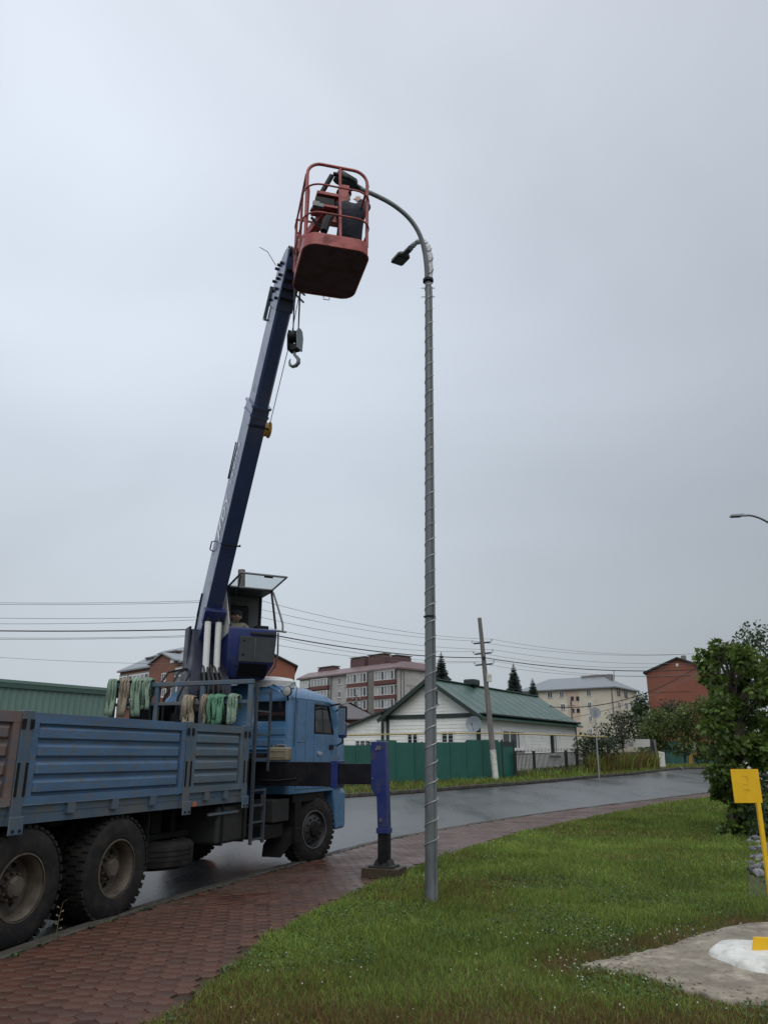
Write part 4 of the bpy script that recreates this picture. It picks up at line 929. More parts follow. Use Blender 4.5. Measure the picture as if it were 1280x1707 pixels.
# ---- worker standing at the far rail, arms raised to the luminaire
def Wk(x, y, z): return Vector((x, y, z))
f0 = 7.63
wx, wy = -.53, 8.66
J2 = dict(pelvis=Wk(wx+.09,wy-.06,f0+.62), waist=Wk(wx+.11,wy-.08,f0+.84), chest=Wk(wx+.07,wy-.02,f0+1.06), neckb=Wk(wx+.02,wy+.05,f0+1.19), neck=Wk(wx-.01,wy+.08,f0+1.25), head0=Wk(wx-.02,wy+.10,f0+1.30), head=Wk(wx-.025,wy+.115,f0+1.36), head1=Wk(wx-.025,wy+.115,f0+1.43),
  ls=Wk(wx-.11,wy+.0,f0+1.10), le=Wk(wx-.24,wy+.16,f0+1.26), lw=Wk(wx-.16,wy+.36,f0+1.48), lh=Wk(wx-.12,wy+.42,f0+1.56),
  rs=Wk(wx+.24,wy+.02,f0+1.10), re=Wk(wx+.29,wy+.20,f0+1.28), rw=Wk(wx+.20,wy+.36,f0+1.49), rh=Wk(wx+.16,wy+.42,f0+1.57),
  lk=Wk(wx-.08,wy+.02,f0+.38), la=Wk(wx-.10,wy-.08,f0+.09), lf=Wk(wx-.11,wy+.06,f0+.045), rk=Wk(wx+.14,wy+.0,f0+.38), ra=Wk(wx+.11,wy-.10,f0+.09), rf=Wk(wx+.11,wy+.03,f0+.045))
for s_ in 'lr':
    h = J2[s_+'h']; fx = (.0 if s_ == 'l' else -.0)
    for i, (dx, dy, dz) in enumerate(((-.03,.03,.06),(-.010,.035,.075),(.010,.035,.07),(.028,.03,.055))):
        J2[s_+'f%da' % i] = h+Vector((dx,dy,dz)); J2[s_+'f%db' % i] = h+Vector((dx*1.1,dy+.015,dz+.045)); 
    J2[s_+'ta'] = h+Vector((.05 if s_ == 'l' else -.05,.0,.02)); J2[s_+'tb'] = h+Vector((.065 if s_ == 'l' else -.065,.03,.05))
E2 = list(E_); RD2 = dict(RD); RD2.update(pelvis=.18, waist=.175, chest=.175, ls=.09, rs=.095, le=.07, re=.07, lw=.05, rw=.05, lh=.04, rh=.04, lk=.115, rk=.115, la=.075, ra=.075, neckb=.085, head=.10, head1=.09)
for s_ in 'lr':
    for i in range(4): E2 += [(s_+'h', s_+'f%da' % i), (s_+'f%da' % i, s_+'f%db' % i)]; RD2[s_+'f%da' % i] = .010; RD2[s_+'f%db' % i] = .008
    E2 += [(s_+'h', s_+'ta'), (s_+'ta', s_+'tb')]; RD2[s_+'ta'] = .011; RD2[s_+'tb'] = .009
wk = figure('person', 'worker in navy jacket standing in the red basket with arms raised to the lamp', J2, E2, RD2, [M['navy'], M['skin'], M['capdark']],
   lambda p: 1 if (p.z > J2['neck'].z+.02 and (p-J2['head']).length < .16) or min((p-J2['lh']).length, (p-J2['rh']).length) < .13 and p.z > f0+1.47 else (2 if p.z < f0+.12 else 0), Vector((wx, wy, f0)))
fdir = Vector((-.25,.95,.15)).normalized(); head_parts(wk, J2['head'], fdir, fdir.cross(zz).normalized(), True, None)
# ================================================================== MAIN LAMP POST
LB = G(718, 1505, .05); LTOP = V(713.5, 468, 9.72)
lp = empty('street_lamp', LB, 0, 'tall galvanised lamp post with spiral wire wrap and two lamp arms on the lawn', 'street lamp')
def lpz(f): return LB*(1-f) + LTOP*f
wb(MB().tube([lpz(f)-zz*(.08 if f == 0 else 0) for f in (0,.25,.5,.75,1)], [.069,.063,.057,.051,.046], 20), 'post', M['galv'], lp)
cd = Vector((.80,-.55,0)).normalized()
wb(MB().tube([lpz(f)+cd*(.076-.025*f) for f in (0,.25,.5,.75,.985)], .0165, 10), 'conduit', M['galv'], lp)
mb = MB(); turns = 36; pts = []
for i in range(turns*14+1):
    f = i/(turns*14.0); ff = .06 + .935*f**1.0; a = 2*pi*i/14; base = lpz(ff)
    d = Vector((cos(a), sin(a), 0)); r_ = .0745-.0245*ff
    k = max(0, d.dot(cd)); r_ += .026*k**2.5
    pts.append(base + d*r_)
mb.tube(pts, .0038, 5); wb(mb, 'wire_wrap', M['wire'], lp)
mb = MB()
for f in (.967, .985): mb.tube([lpz(f)+Vector((-.10,0,0)), lpz(f)+Vector((.10,0,0))], .007, 6)
wb(mb, 'clamp_bolt', M['steel'], lp)
wb(MB().cyl(LTOP-zz*.02, LTOP+zz*.02, .078, n=20), 'collar', M['black'], lp)
for f in (.40,): wb(MB().cyl(lpz(f)-zz*.008, lpz(f)+zz*.008, .078, n=18), 'band_clamp', M['black'], lp)
def arm(pxs, ys, r):
    n = len(pxs); return [V(x, y, ys[0]+(ys[1]-ys[0])*(i/(n-1))**1.2) for i, (x, y) in enumerate(pxs)]
def smooth(p, k=3):
    for _ in range(k):
        q = [p[0]]
        for a, b in zip(p[:-1], p[1:]): q += [a*.75+b*.25, a*.25+b*.75]
        p = q + [p[-1]]
    return p
la_ = smooth(arm([(711.5,468),(711,445),(707,415),(699,388),(683,364),(660,344),(634,329),(594,312)], (9.72,9.35), .03), 2)
wb(MB().tube(la_, .034, 12), 'long_arm', M['galv'], lp)
sa_ = smooth(arm([(716.5,468),(717.5,440),(716,417),(707,402),(697,402),(687,410),(678,422)], (9.72,10.05), .03), 2)
wb(MB().tube(sa_, [.040+.006*sin(i*1.9) for i in range(len(sa_))], 10), 'short_arm', M['wrap'], lp)
mb = MB()
for i in range(0, len(sa_)-3, 3): mb.tube([sa_[i]+Vector((-.042,-.02,0)), sa_[i]+Vector((0,-.05,-.01)), sa_[i+1]+Vector((.045,-.02,0))], .005, 5)
wb(mb, 'wrap_wire', M['cable'], lp)
def luminaire(neck, tipp, w, th, mat, name='luminaire', par=lp, wide=None):
    d = (tipp-neck); L = d.length; d.normalize(); sd_ = d.cross(zz).normalized(); up = sd_.cross(d).normalized()
    P = lambda a, b, c: neck + d*a + sd_*b + up*c
    body = [(0,.3),(.14,.34),(.22,.8),(.30,1.0),(.88,1.0),(1.0,.86)]
    rings = []
    for f, ww in body:
        h = th*(.55 if f < .2 else 1)*(.75 if f > .95 else 1); x = w/2*ww
        rings.append([P(L*f, b, c) for b, c in ((-x,-h/2),(x,-h/2),(x,h*.25),(x*.8,h/2),(-x*.8,h/2),(-x,h*.25))])
    o = wb(MB().loft(rings), name, mat, par, bevel=.006)
    wb(MB().obox(P(L*.62,0,-th/2-.003), d*(L*.26), sd_*(w*.38), up*.004), 'lamp_lens', M['lampdark'], o)
    wb(MB().cyl(P(-.10,0,0), P(.10,0,0), .046, n=12), 'spigot', mat, o)
    return o
luminaire(V(600,315,9.37), V(560,291,9.20), .24, .08, M['lamp'])
luminaire(V(679,419,10.02), V(660,439,10.34), .21, .06, M['lamp'])
# ================================================================== SECOND LAMP at the right edge
Y2 = 24.0; s0 = V(1217,860,Y2); hN = V(1236,860,Y2)
base2 = Vector((V(1330,1000,Y2).x, Y2+.3, 0)); base2.z = GZ(base2.y)+.03
l2p = empty('street_lamp', base2, 0, 'slender curved lamp arm with flat grey luminaire entering at the right edge', 'street lamp')
armp = smooth([Vector((base2.x, base2.y, V(1330,980,Y2).z)), V(1318,915,Y2+.2), V(1290,877,Y2+.1), V(1262,861,Y2), V(1236,857.5,Y2)], 3)
wb(MB().tube([base2-zz*.05, base2*.5+armp[0]*.5, armp[0]], [.08,.07,.055], 14), 'post', M['galv'], l2p)
wb(MB().tube(armp, .035, 10), 'lamp_arm', M['galv'], l2p)
luminaire(V(1240,859,Y2), V(1217,860,Y2), .24, .08, M['lampgrey'], par=l2p)
# ================================================================== UTILITY POLES AND WIRES
M['polewood'] = MAT('weathered_pole', (.20,.19,.175), .85, var=.25, vscale=6, stretch=(4,4,.35), bump=.4, bscale=30, dirt=(.09,.085,.08), damt=.4, dscale=4)
M['limewash'] = MAT('limewash', (.62,.62,.58), .8, var=.12, dirt=(.25,.23,.2), damt=.3, dscale=5)
M['porcelain'] = MAT('porcelain', (.6,.6,.58), .3)
PW = []
def upole(base, top, arms, label, r0=.15, r1=.10, white=1.4, box=True):
    o = empty('utility_pole', base, 0, label, 'utility pole'); d = (top-base); L = d.length; dn = d.normalized()
    P = lambda h: base + dn*h
    wb(MB().tube([P(-.1), P(L*.5), P(L)], [r0, (r0+r1)/2, r1], 10), 'post', M['polewood'], o, smooth=60)
    if white: wb(MB().tube([P(.0), P(white)], [r0+.006, r0+.002], 10, caps=False), 'limewash_band', M['limewash'], o)
    pts = []
    for h in arms:
        c = P(h); ax = Vector((1,-.25,.06)).normalized()
        ar = wb(MB().beam(c-ax*.42, c+ax*.42, .07, .07), 'crossarm', M['cable'], o)
        for sg in (-1, 1):
            q = c + ax*(.40*sg); s_ = wb(MB().tube([q, q+ax*(.08*sg), q+ax*(.09*sg)+zz*.10], .012, 6), 'insulator_hook', M['cable'], ar)
            wb(MB().lathe([(.001,.0),(.045,.0),(.05,.04),(.03,.06),(.035,.09),(.001,.12)], q+ax*(.09*sg)+zz*.08, (0,0,1), 10), 'insulator', M['porcelain'], ar)
            pts.append(q+ax*(.09*sg)+zz*.15)
    c = P(arms[-1]+.32); wb(MB().obox(c+Vector((0,-.14,0)), (.05,0,0), (0,.05,0), (0,0,.07)), 'cable_clamp', M['cable'], o)
    pts.append(c+Vector((0,-.2,0)))
    if box: wb(MB().obox(P(L*.615)+Vector((.16,-.10,0)), (.13,0,0), (0,.09,0), (0,0,.19)), 'junction_box', M['limewash'], o, bevel=.01)
    return pts
b2 = G(826,1300,.10); YP2 = b2.y; t2 = V(799,1030,YP2-.2); L2 = (t2-b2).length
# poles share height and arm positions
p2 = upole(b2, t2, [L2*.838, L2*.77, L2*.70], 'leaning grey utility pole with whitewashed foot in front of the green fence')
Yp1 = 27.0; t1 = V(403,950,Yp1); p1 = upole(Vector((t1.x+.3, Yp1, GZ(Yp1))), t1, [t1.z-GZ(Yp1)-1.25, t1.z-GZ(Yp1)-1.85, t1.z-GZ(Yp1)-2.45], 'rounded grey pole top showing above the open crane cabin window', r0=.17, r1=.13, white=0, box=False)
Yp0 = 27.5; t0_ = Vector((-24, Yp0, t1.z+.35)); p0 = upole(Vector((-24, Yp0, GZ(Yp0))), t0_, [t0_.z-GZ(Yp0)-1.25, t0_.z-GZ(Yp0)-1.85, t0_.z-GZ(Yp0)-2.45], 'utility pole beyond the left edge carrying the wires', box=False)
Yp3 = 41.0; t3 = V(1212,1074,Yp3); p3 = upole(Vector((t3.x+.2, Yp3, GZ(Yp3))), t3, [t3.z-GZ(Yp3)-.5, t3.z-GZ(Yp3)-1.0, t3.z-GZ(Yp3)-1.5], 'utility pole standing behind the dense maple crown', box=False)
yq_ = 95.0; tq = V(951,1168,yq_); upole(Vector((tq.x, yq_, GZ(yq_))), tq, [tq.z-GZ(yq_)-.6], 'small distant pole with one crossarm before the cream block', r0=.13, r1=.1, white=0, box=False)
yq_ = 100.0; tq = V(594,1158,yq_); upole(Vector((tq.x, yq_, GZ(yq_))), tq, [tq.z-GZ(yq_)-.6, tq.z-GZ(yq_)-1.3], 'small distant pole with crossarms before the grey block', r0=.13, r1=.1, white=0, box=False)
def sag(a, b, s, n=18): return [a*(1-i/n)+b*(i/n)-zz*(4*s*(i/n)*(1-i/n)) for i in range(n+1)]
names = ['upper left strand', 'upper right strand', 'second strand, left insulator', 'second strand, right insulator', 'third strand, left insulator', 'lowest thin strand', 'thick black twisted cable']
lab = ['topmost thin overhead wire, camera side, crossing behind the boom', 'topmost thin overhead wire, far side, crossing behind the boom', 'thin overhead wire second from the top, camera side', 'thin overhead wire second from the top, far side',
       'thin overhead wire third from the top, camera side', 'lowest thin overhead wire of the line, far side', 'thick black overhead cable strung below the thin wires']
for k in range(7):
    th = k == 6; pts = []
    for a, b, s in ((p0[k], p1[k], .22+.05*(k % 3)), (p1[k], p2[k], .28+.04*(k % 3)), (p2[k], p3[k], .42+.06*(k % 3))): pts += sag(a, b, s)[(1 if pts else 0):]
    w = MB().tube(pts, .021 if th else .0075, 6).build('overhead_wire', M['cable'] if th else M['cablegrey'])
    tag(w, lab[k], 'wire', 'overhead wires between the poles')
w = MB().tube(sag(p3[0], V(915,1178,43), .9), .022, 6).build('overhead_wire', M['cable']); tag(w, 'dark service cable sloping down from the right towards the cream block', 'wire', 'overhead wires between the poles')
w = MB().tube(sag(p3[2], V(925,1200,45), .5), .014, 6).build('overhead_wire', M['cablegrey']); tag(w, 'thin lower service wire sloping down in front of the cream block', 'wire', 'overhead wires between the poles')
w = MB().tube(sag(V(-60,1092,60), V(420,1108,60), .2), .012, 6).build('overhead_wire', M['cablegrey']); tag(w, 'faint lone wire at left, just above the brick gable', 'wire', 'overhead wires between the poles')
# ================================================================== ROAD SIGN (seen from the back)
rb = G(998,1293,.1); rt = V(990.5,1181,rb.y); rs_ = empty('road_sign', rb, 0, 'round road sign seen from behind on a thin leaning grey pole by the kerb', 'road sign')
wb(MB().tube([rb-zz*.1, rt], .035, 10), 'post', M['galvlight'], rs_)
sc_ = V(991.5,1188,rb.y); nrm = Vector((-.25,-1,0)).normalized()
pl_ = wb(MB().lathe([(.001,-.008),(.29,-.008),(.30,.012),(.285,.012),(.28,.0),(.001,.0)], sc_-nrm*.05, nrm, 28), 'sign_plate', M['galvlight'], rs_)
wb(MB().obox(sc_, (.03,0,0), (0,.02,0), (0,0,.16)), 'sign_bracket', M['black'], pl_)
# ================================================================== YELLOW MARKER SIGN, FOOTING, SLAB
M['slab'] = MAT('weathered_slab', (.29,.255,.20), .85, var=.5, vscale=11, bump=1.0, bscale=9, dirt=(.17,.145,.11), damt=.48, dscale=3.2)
M['whitewash'] = MAT('white_limewash', (.66,.66,.62), .75, var=.1, vscale=9, bump=.5, bscale=14, dirt=(.36,.35,.32), damt=.3, dscale=6)
slabpx = [(972,1612),(1010,1603),(1050,1597),(1100,1585),(1150,1568),(1200,1552),(1240,1543),(1290,1540),(1360,1552),(1420,1600),(1400,1690),(1290,1680),(1230,1676),(1180,1664),(1140,1652),(1090,1636),(1060,1628),(1020,1622)]
sp = [G(x, y, .05) for x, y in slabpx]; sp = smooth(sp+[sp[0]], 2)[:-1]
SLABP = np.array([(p.x, p.y) for p in sp]); scx = sum((p for p in sp), Vector())/len(sp)
nz_ = random.Random(3); sp = [p + (p-scx).normalized()*nz_.uniform(-.045,.045) for p in sp]
slab = MB().loft([[Vector((p.x,p.y,.02)) for p in sp], [Vector((p.x,p.y,.062)) for p in sp], [Vector((p.x*.985+scx.x*.015,p.y*.985+scx.y*.015,.075)) for p in sp], [Vector((p.x*.6+scx.x*.4,p.y*.6+scx.y*.4,.082)) for p in sp], [Vector((p.x*.2+scx.x*.8,p.y*.2+scx.y*.8,.084)) for p in sp]]).build('concrete_slab', M['slab'], smooth=50)
tag(slab, kind='structure')
mc = G(1290,1600,.08); fr_ = random.Random(5); prof = []
rings = []
for rr_, h in ((.50,.0),(.485,.035),(.44,.065),(.30,.085),(.12,.09)):
    rings.append([mc + Vector((rr_*(1+.05*sin(3*a+1)+.03*sin(7*a))*cos(a)*.98, rr_*(1+.05*sin(3*a+1)+.03*sin(7*a))*sin(a)*1.0, h-.005)) for a in [2*pi*k/44 for k in range(44)]])
ft = MB().loft(rings).build('concrete_footing', M['whitewash'], smooth=50)
tag(ft, 'round whitewashed concrete footing on the slab at the right edge', 'footing')
sb = G(1296,1580,.16); sb.z = .165
ys_ = empty('marker_sign', sb, 0, 'yellow rectangular plate on a yellow post above the lawn at right', 'sign')
pt = V(1246,1300,sb.y); wb(MB().box(sb.x-.016,sb.y-.016,sb.z,sb.x+.016,sb.y+.016,V(1250,1320,sb.y).z), 'post', M['yellow'], ys_)
c0 = V(1243.5,1310,sb.y-.025); hw = .126; hh = .138
wb(MB().prism([(-hw,-hh),(hw,-hh),(hw,hh),(-hw,hh)], lambda a, z, d: Vector((c0.x+a, c0.y+d+.10*a, c0.z+z)), 0, .004), 'plate', M['yellow'], ys_)
M['yprint'] = MAT('faded_print', (.71,.415,.010), .6, var=.2)
wb(MB().lathe([(.030,0),(.038,.0006)], Vector((c0.x-.01, c0.y-.004, c0.z+.05)), (0,-1,0), 20).box(c0.x-.035,c0.y-.0045,c0.z-.03,c0.x+.03,c0.y-.0040,c0.z-.022), 'faded_print', M['yprint'], ys_)
sx = sb.x
wb(MB().prism([(-.26,0),(.30,0),(.30,.10),(-.23,.115)], lambda a, z, d: Vector((sx+a, sb.y-.10+d, sb.z-.02+z)), 0, .012).prism([(-.27,0),(.30,0),(.30,.03),(-.27,.03)], lambda a, z, d: Vector((sx+a, sb.y-.16+d, sb.z-.045+z)), 0, .06), 'base_bracket', M['yellow'], ys_, bevel=.004)
# ================================================================== crushed stone bed
def stones():
    r = random.Random(11); mb = MB(); tmp = bmesh.new(); bmesh.ops.create_icosphere(tmp, subdivisions=1, radius=1); bv = [v.co.copy() for v in tmp.verts]; bf = [tuple(v.index for v in f.verts) for f in tmp.faces]; tmp.free()
    a, b = G(1222,1400,.05), G(1400,1462,.05)
    for k in range(420):
        y = r.uniform(b.y, a.y); x = r.uniform(y*.443-.12, y*.443+3.2); s_ = r.uniform(.03,.075)*(1 if r.random() < .85 else 1.7)
        m_ = Matrix.Rotation(r.uniform(0,6.28),3,'Z') @ Matrix.Diagonal((r.uniform(.7,1.3), r.uniform(.7,1.3), r.uniform(.45,.8)))
        mb.add([Vector((x,y,.05+s_*.3+r.uniform(0,.05))) + m_ @ (v*s_*r.uniform(.85,1.12)) for v in bv], bf)
    return mb
M['stone'] = MAT('crushed_stone', (.17,.17,.185), .7, var=.25, vscale=20, island=.5, bump=.3, bscale=50)
tag(stones().build('crushed_stone', M['stone'], smooth=0), 'bed of grey crushed stone beside the lawn under the maple', 'stones', kind='stuff')
# ================================================================== BUILDINGS
def VZ(x, y, z): r = ray(x, y); return EYE + r*((z-HCAM)/r.z)
class Face:
    def __init__(s, p0, u, n): s.p = Vector((p0.x, p0.y, 0)); s.u = Vector((u.x,u.y,0)).normalized(); s.n = Vector((n.x,n.y,0)).normalized()
    def hit(s, x, y): r = ray(x, y); k = (s.p-EYE).dot(s.n)/r.dot(s.n); return EYE + r*k
    def uz(s, x, y): q = s.hit(x, y); return (q-s.p).dot(s.u), q.z
    def W(s, u, z, out=0.0): return s.p + s.u*u + s.n*out + zz*z
    def rect(s, x0, y0, x1, y1):
        ym, xm = (y0+y1)/2, (x0+x1)/2; a, b = s.uz(x0, ym)[0], s.uz(x1, ym)[0]; z0, z1 = s.uz(xm, y1)[1], s.uz(xm, y0)[1]
        return min(a,b), max(a,b), min(z0,z1), max(z0,z1)
    def box(s, mb, u0, u1, z0, z1, o0, o1):
        c = s.W((u0+u1)/2, (z0+z1)/2, (o0+o1)/2); return mb.obox(c, s.u*((u1-u0)/2), s.n*((o1-o0)/2), zz*((z1-z0)/2))
M['pvc'] = MAT('white_window_frame', (.70,.70,.69), .45, var=.05)
M['pane'] = MAT('window_pane_dark', (.028,.033,.04), .08, var=.2, vscale=1.5, spec=.8, objrand=.5)
M['panelight'] = MAT('window_pane_curtain', (.30,.31,.31), .12, var=.2, vscale=3, spec=.8, objrand=.4)
M['woodbrown'] = MAT('brown_window_frame', (.10,.065,.045), .6, var=.15)
def window(F, r, par, cols=2, fm=None, deep=.06, fw=.07, pane=None, sill=True, rows=1):
    u0, u1, z0, z1 = r; fm = fm or M['pvc']; mb = MB()
    F.box(mb, u0, u1, z1-fw, z1, -.05, deep); F.box(mb, u0, u1, z0, z0+fw, -.05, deep)
    F.box(mb, u0, u0+fw, z0+fw, z1-fw, -.05, deep-.002); F.box(mb, u1-fw, u1, z0+fw, z1-fw, -.05, deep-.002)
    for k in range(1, cols): c = u0+(u1-u0)*k/cols; F.box(mb, c-fw*.45, c+fw*.45, z0+fw, z1-fw, -.05, deep-.004)
    for k in range(1, rows): c = z0+(z1-z0)*k/rows; F.box(mb, u0+fw, u1-fw, c-fw*.4, c+fw*.4, -.05, deep-.006)
    o = wb(mb, 'window', fm, par, smooth=0)
    pn = MB(); F.box(pn, u0+fw*.5, u1-fw*.5, z0+fw*.5, z1-fw*.5, -.04, deep*.35); wb(pn, 'pane', pane or M['pane'], o, smooth=0)
    if sill: sm = MB(); F.box(sm, u0-.06, u1+.06, z0-.06, z0-.004, -.05, deep+.08); wb(sm, 'sill', fm, o, smooth=0)
    return o
# ------------------------------------------------------------------ white house with the green roof
Yc = YP2 + 4.8; HC = V(796,1190,Yc); ze = HC.z; HL = VZ(671.5,1196.5,ze); HR = VZ(958,1206.5,ze)
hu = Vector((HR.x-HC.x, HR.y-HC.y, 0)); Lh = hu.length; hu.normalize(); hg = Vector((-hu.y, hu.x, 0)); 
if hg.dot(HL-HC) < 0: hg = -hg
Wg = (HL-HC).dot(hg)
gz0 = GZ(Yc)
house = empty('house', (HC.x, HC.y, gz0), 0, 'single storey house with white siding and dark green metal roof behind the fence', 'house')
M['siding'] = MAT('white_siding', (.80,.80,.76), .55, var=.06, vscale=2, dirt=(.66,.65,.61), damt=.1, dscale=1.2)
M['greenroof'] = MAT('green_metal_roof', (.036,.085,.064), .42, var=.12, vscale=1.2, coat=.15)
M['darktrim'] = MAT('dark_green_trim', (.022,.035,.032), .5, var=.1)
FS = Face(HC, hu, -hg)          # long side
FG = Face(HC, hg, -hu)          # gable side (u runs left / away)
midg = HC + hg*(Wg/2); rx = ray(724,1134); kk = (Vector((HC.x,HC.y,0))-EYE).dot(hu)/rx.dot(hu); apexz = (EYE+rx*kk).z
def siding(F, u0, u1, z0, z1, clip=None, st=.2):
    mb = MB(); z = z0
    while z < z1-.01:
        zt = min(z+st, z1); a0, a1, b0, b1 = u0, u1, u0, u1
        if clip: a0, a1 = clip(z); b0, b1 = clip(zt)
        if a1-a0 < .05: break
        vs = [F.W(a0,z,.022), F.W(a1,z,.022), F.W(b1,zt,.004), F.W(b0,zt,.004), F.W(a0,z,0), F.W(a1,z,0)]
        mb.add(vs, [(0,1,2,3),(4,5,1,0)]); z = zt
    return mb
hw_ = MB().obox(HC+hu*(Lh/2)+hg*(Wg/2)-zz*((ze-gz0)/2+.1), hu*(Lh/2-.01), hg*(Wg/2-.01), zz*((ze-gz0)/2+.1))
wall = wb(hw_, 'wall', M['siding'], house)
wb(siding(FS, 0, Lh, gz0, ze), 'siding', M['siding'], wall, smooth=0, recalc=False)
wb(siding(FG, 0, Wg, gz0, ze), 'siding', M['siding'], wall, smooth=0, recalc=False)
hg_ = apexz-ze
wb(siding(FG, 0, Wg, ze, apexz, lambda z: ((z-ze)/hg_*Wg/2, Wg-(z-ze)/hg_*Wg/2)), 'gable_siding', M['siding'], wall, smooth=0, recalc=False)
wb(MB().add([FG.W(0,ze,-.01),FG.W(Wg,ze,-.01),FG.W(Wg/2,apexz,-.01)],[(0,1,2)]).add([FG.W(0,ze,-Lh+.01),FG.W(Wg,ze,-Lh+.01),FG.W(Wg/2,apexz,-Lh+.01)],[(2,1,0)]), 'gable_wall', M['siding'], wall, recalc=False)
# roof: two slabs with overhang and standing seams
ov = .45; sl = hg_/(Wg/2); rc = .02
def rp_(u, g, up=0): z = ze + (Wg/2-abs(g-Wg/2))*sl + up; return HC + hu*u + hg*g + zz*(z-ze)
def rp2(u, d, side, up): g = d if side == 0 else Wg-d; q = HC + hu*u + hg*g; q.z = ze + d*sl + up; return q
roof = None
for side in (0, 1):
    mb = MB(); ring = lambda up: [rp2(-ov, -ov, side, up), rp2(Lh+ov, -ov, side, up), rp2(Lh+ov, Wg/2, side, up), rp2(-ov, Wg/2, side, up)]
    mb.loft([ring(.03), ring(.10)])
    n = 12
    for k in range(n+1):
        u = -ov+.02 + (Lh+2*ov-.04)*k/n; a, b = rp2(u, -ov+.01, side, .105), rp2(u, Wg/2, side, .102); mb.beam(a, b, .035, .012)
    r_ = wb(mb, 'roof', M['greenroof'], house, smooth=0)
wb(MB().beam(rp2(-ov, Wg/2, 0, .13), rp2(Lh+ov, Wg/2, 0, .13), .30, .05), 'ridge_cap', M['greenroof'], house)
mb = MB()
for side in (0, 1): mb.beam(rp2(-ov-.02, -ov, side, .02), rp2(-ov-.02, Wg/2, side, .02), .05, .22)
wb(mb, 'barge_board', M['darktrim'], house)
mb = MB(); FG.box(mb, -.02, Wg+.02, ze-.16, ze+.06, .03, .10); wb(mb, 'belt_board', M['darktrim'], house, smooth=0)
mb = MB(); FS.box(mb, -.03, Lh+.03, ze-.02, ze+.06, .02, .46); wb(mb, 'soffit', M['darktrim'], house, smooth=0)
for F_, u in ((FG, .0), (FG, Wg), (FS, Lh)):
    mb = MB(); F_.box(mb, u-.10, u+.10, gz0, ze-.17, -.10, .045); wb(mb, 'corner_board', M['darktrim'], house, smooth=0)
for r in ((678,1220,698,1242),(735,1218,758,1240)): window(FG, FG.rect(*r), house, 2, fw=.10)
window(FG, FG.rect(719,1152,729,1173), house, 1, fw=.06, fm=M['darktrim'])
for r, c in (((835,1217,872,1250),3),((914,1222,932,1258),2)): window(FS, FS.rect(*r), house, c, fw=.11, deep=.10)
# white reveals beside the side windows
for x0, x1, y0, y1 in ((864,874,1217,1250),(926,934,1223,1258)):
    mb = MB(); FS.box(mb, *FS.rect(x0,y0,x1,y1), .02, .05); wb(mb, 'window_shutter', M['pvc'], house, smooth=0)
# chimney ventilators on the back slope
cz = V(788,1136,Yc+5); 
chm = wb(MB().obox(V(786,1138,Yc+6), hu*.45, hg*.4, zz*.2), 'roof_ventilator', M['darktrim'], house, bevel=.1)
# annex on the left with lean-to roof
AW = 2.9
A0 = HC + hg*Wg + hu*.35
axL = FG.uz(560,1232)[0]; ax0 = Wg
def annex():
    F_ = Face(A0, hg, -hu); pts = [(655,1181),(640,1184)]
    u1 = F_.uz(657,1200)[0]; u2 = F_.uz(570,1228)[0]; z1 = F_.uz(650,1182)[1]; z2 = F_.uz(575,1217)[1]; u0 = .0
    zb = gz0
    o = empty('annex', (A0.x, A0.y, gz0), 0, 'low white sided annex with sloping dark roof left of the green roofed house', 'house')
    body = MB().loft([[F_.W(u0,zb,0),F_.W(u2,zb,0),F_.W(u2,z2,0),F_.W(u1*.45,z1,0),F_.W(u0,z1-.02,0)],[F_.W(u0,zb,-3),F_.W(u2,zb,-3),F_.W(u2,z2,-3),F_.W(u1*.45,z1,-3),F_.W(u0,z1-.02,-3)]])
    w_ = wb(body, 'wall', M['siding'], o, smooth=0)
    ur = u1*.45; wb(siding(F_, u0, u2, zb, z1, lambda z: (u0, u2 if z < z2 else u2-(z-z2)/(z1-z2)*(u2-ur))), 'siding', M['siding'], w_, smooth=0, recalc=False)
    wb(MB().loft([[F_.W(u2+.3,z2-.10+h,q),F_.W(ur,z1+h,q),F_.W(u0-.05,z1-.04+h,q)] + [F_.W(u0-.05,z1+.06+h,q),F_.W(ur,z1+.10+h,q),F_.W(u2+.3,z2+h,q)] for q, h in ((.3,.0),(-3.2,0.0))]), 'roof', M['darktrim'], o, smooth=0)
    for x in (638, 668):
        mb = MB(); u = F_.uz(x,1210)[0]; F_.box(mb, u-.09, u+.09, zb, z1-.05, .0, .05); wb(mb, 'corner_board', M['darktrim'], o, smooth=0)
    window(F_, F_.rect(592,1233,618,1246), o, 3, fw=.08)
annex()
# satellite dish
dc = V(789,1207,Yc-.6); sdh = empty('satellite_dish', dc, 0, 'round grey satellite dish on the house corner', 'satellite dish')
dn_ = Vector((-.35,-.9,.25)).normalized()
wb(MB().lathe([(.001,-.10),(.18,-.085),(.32,-.045),(.44,.0),(.445,.01),(.32,-.03),(.18,-.07),(.001,-.085)], dc, dn_, 28), 'dish', MAT('dish_grey', (.17,.20,.23), .45), sdh)
wb(MB().tube([dc-zz*.38-dn_*.02, dc+dn_*.40-zz*.12], .014, 6).obox(dc+dn_*.42-zz*.1, (.035,0,0), (0,.05,0), (0,0,.035)), 'feed_arm', M['cable'], sdh)
wb(MB().tube([dc-dn_*.09, dc-dn_*.2-zz*.05, HC+zz*(dc.z-HC.z-.3)-hu*.05], .03, 8), 'wall_mount', M['cable'], sdh)
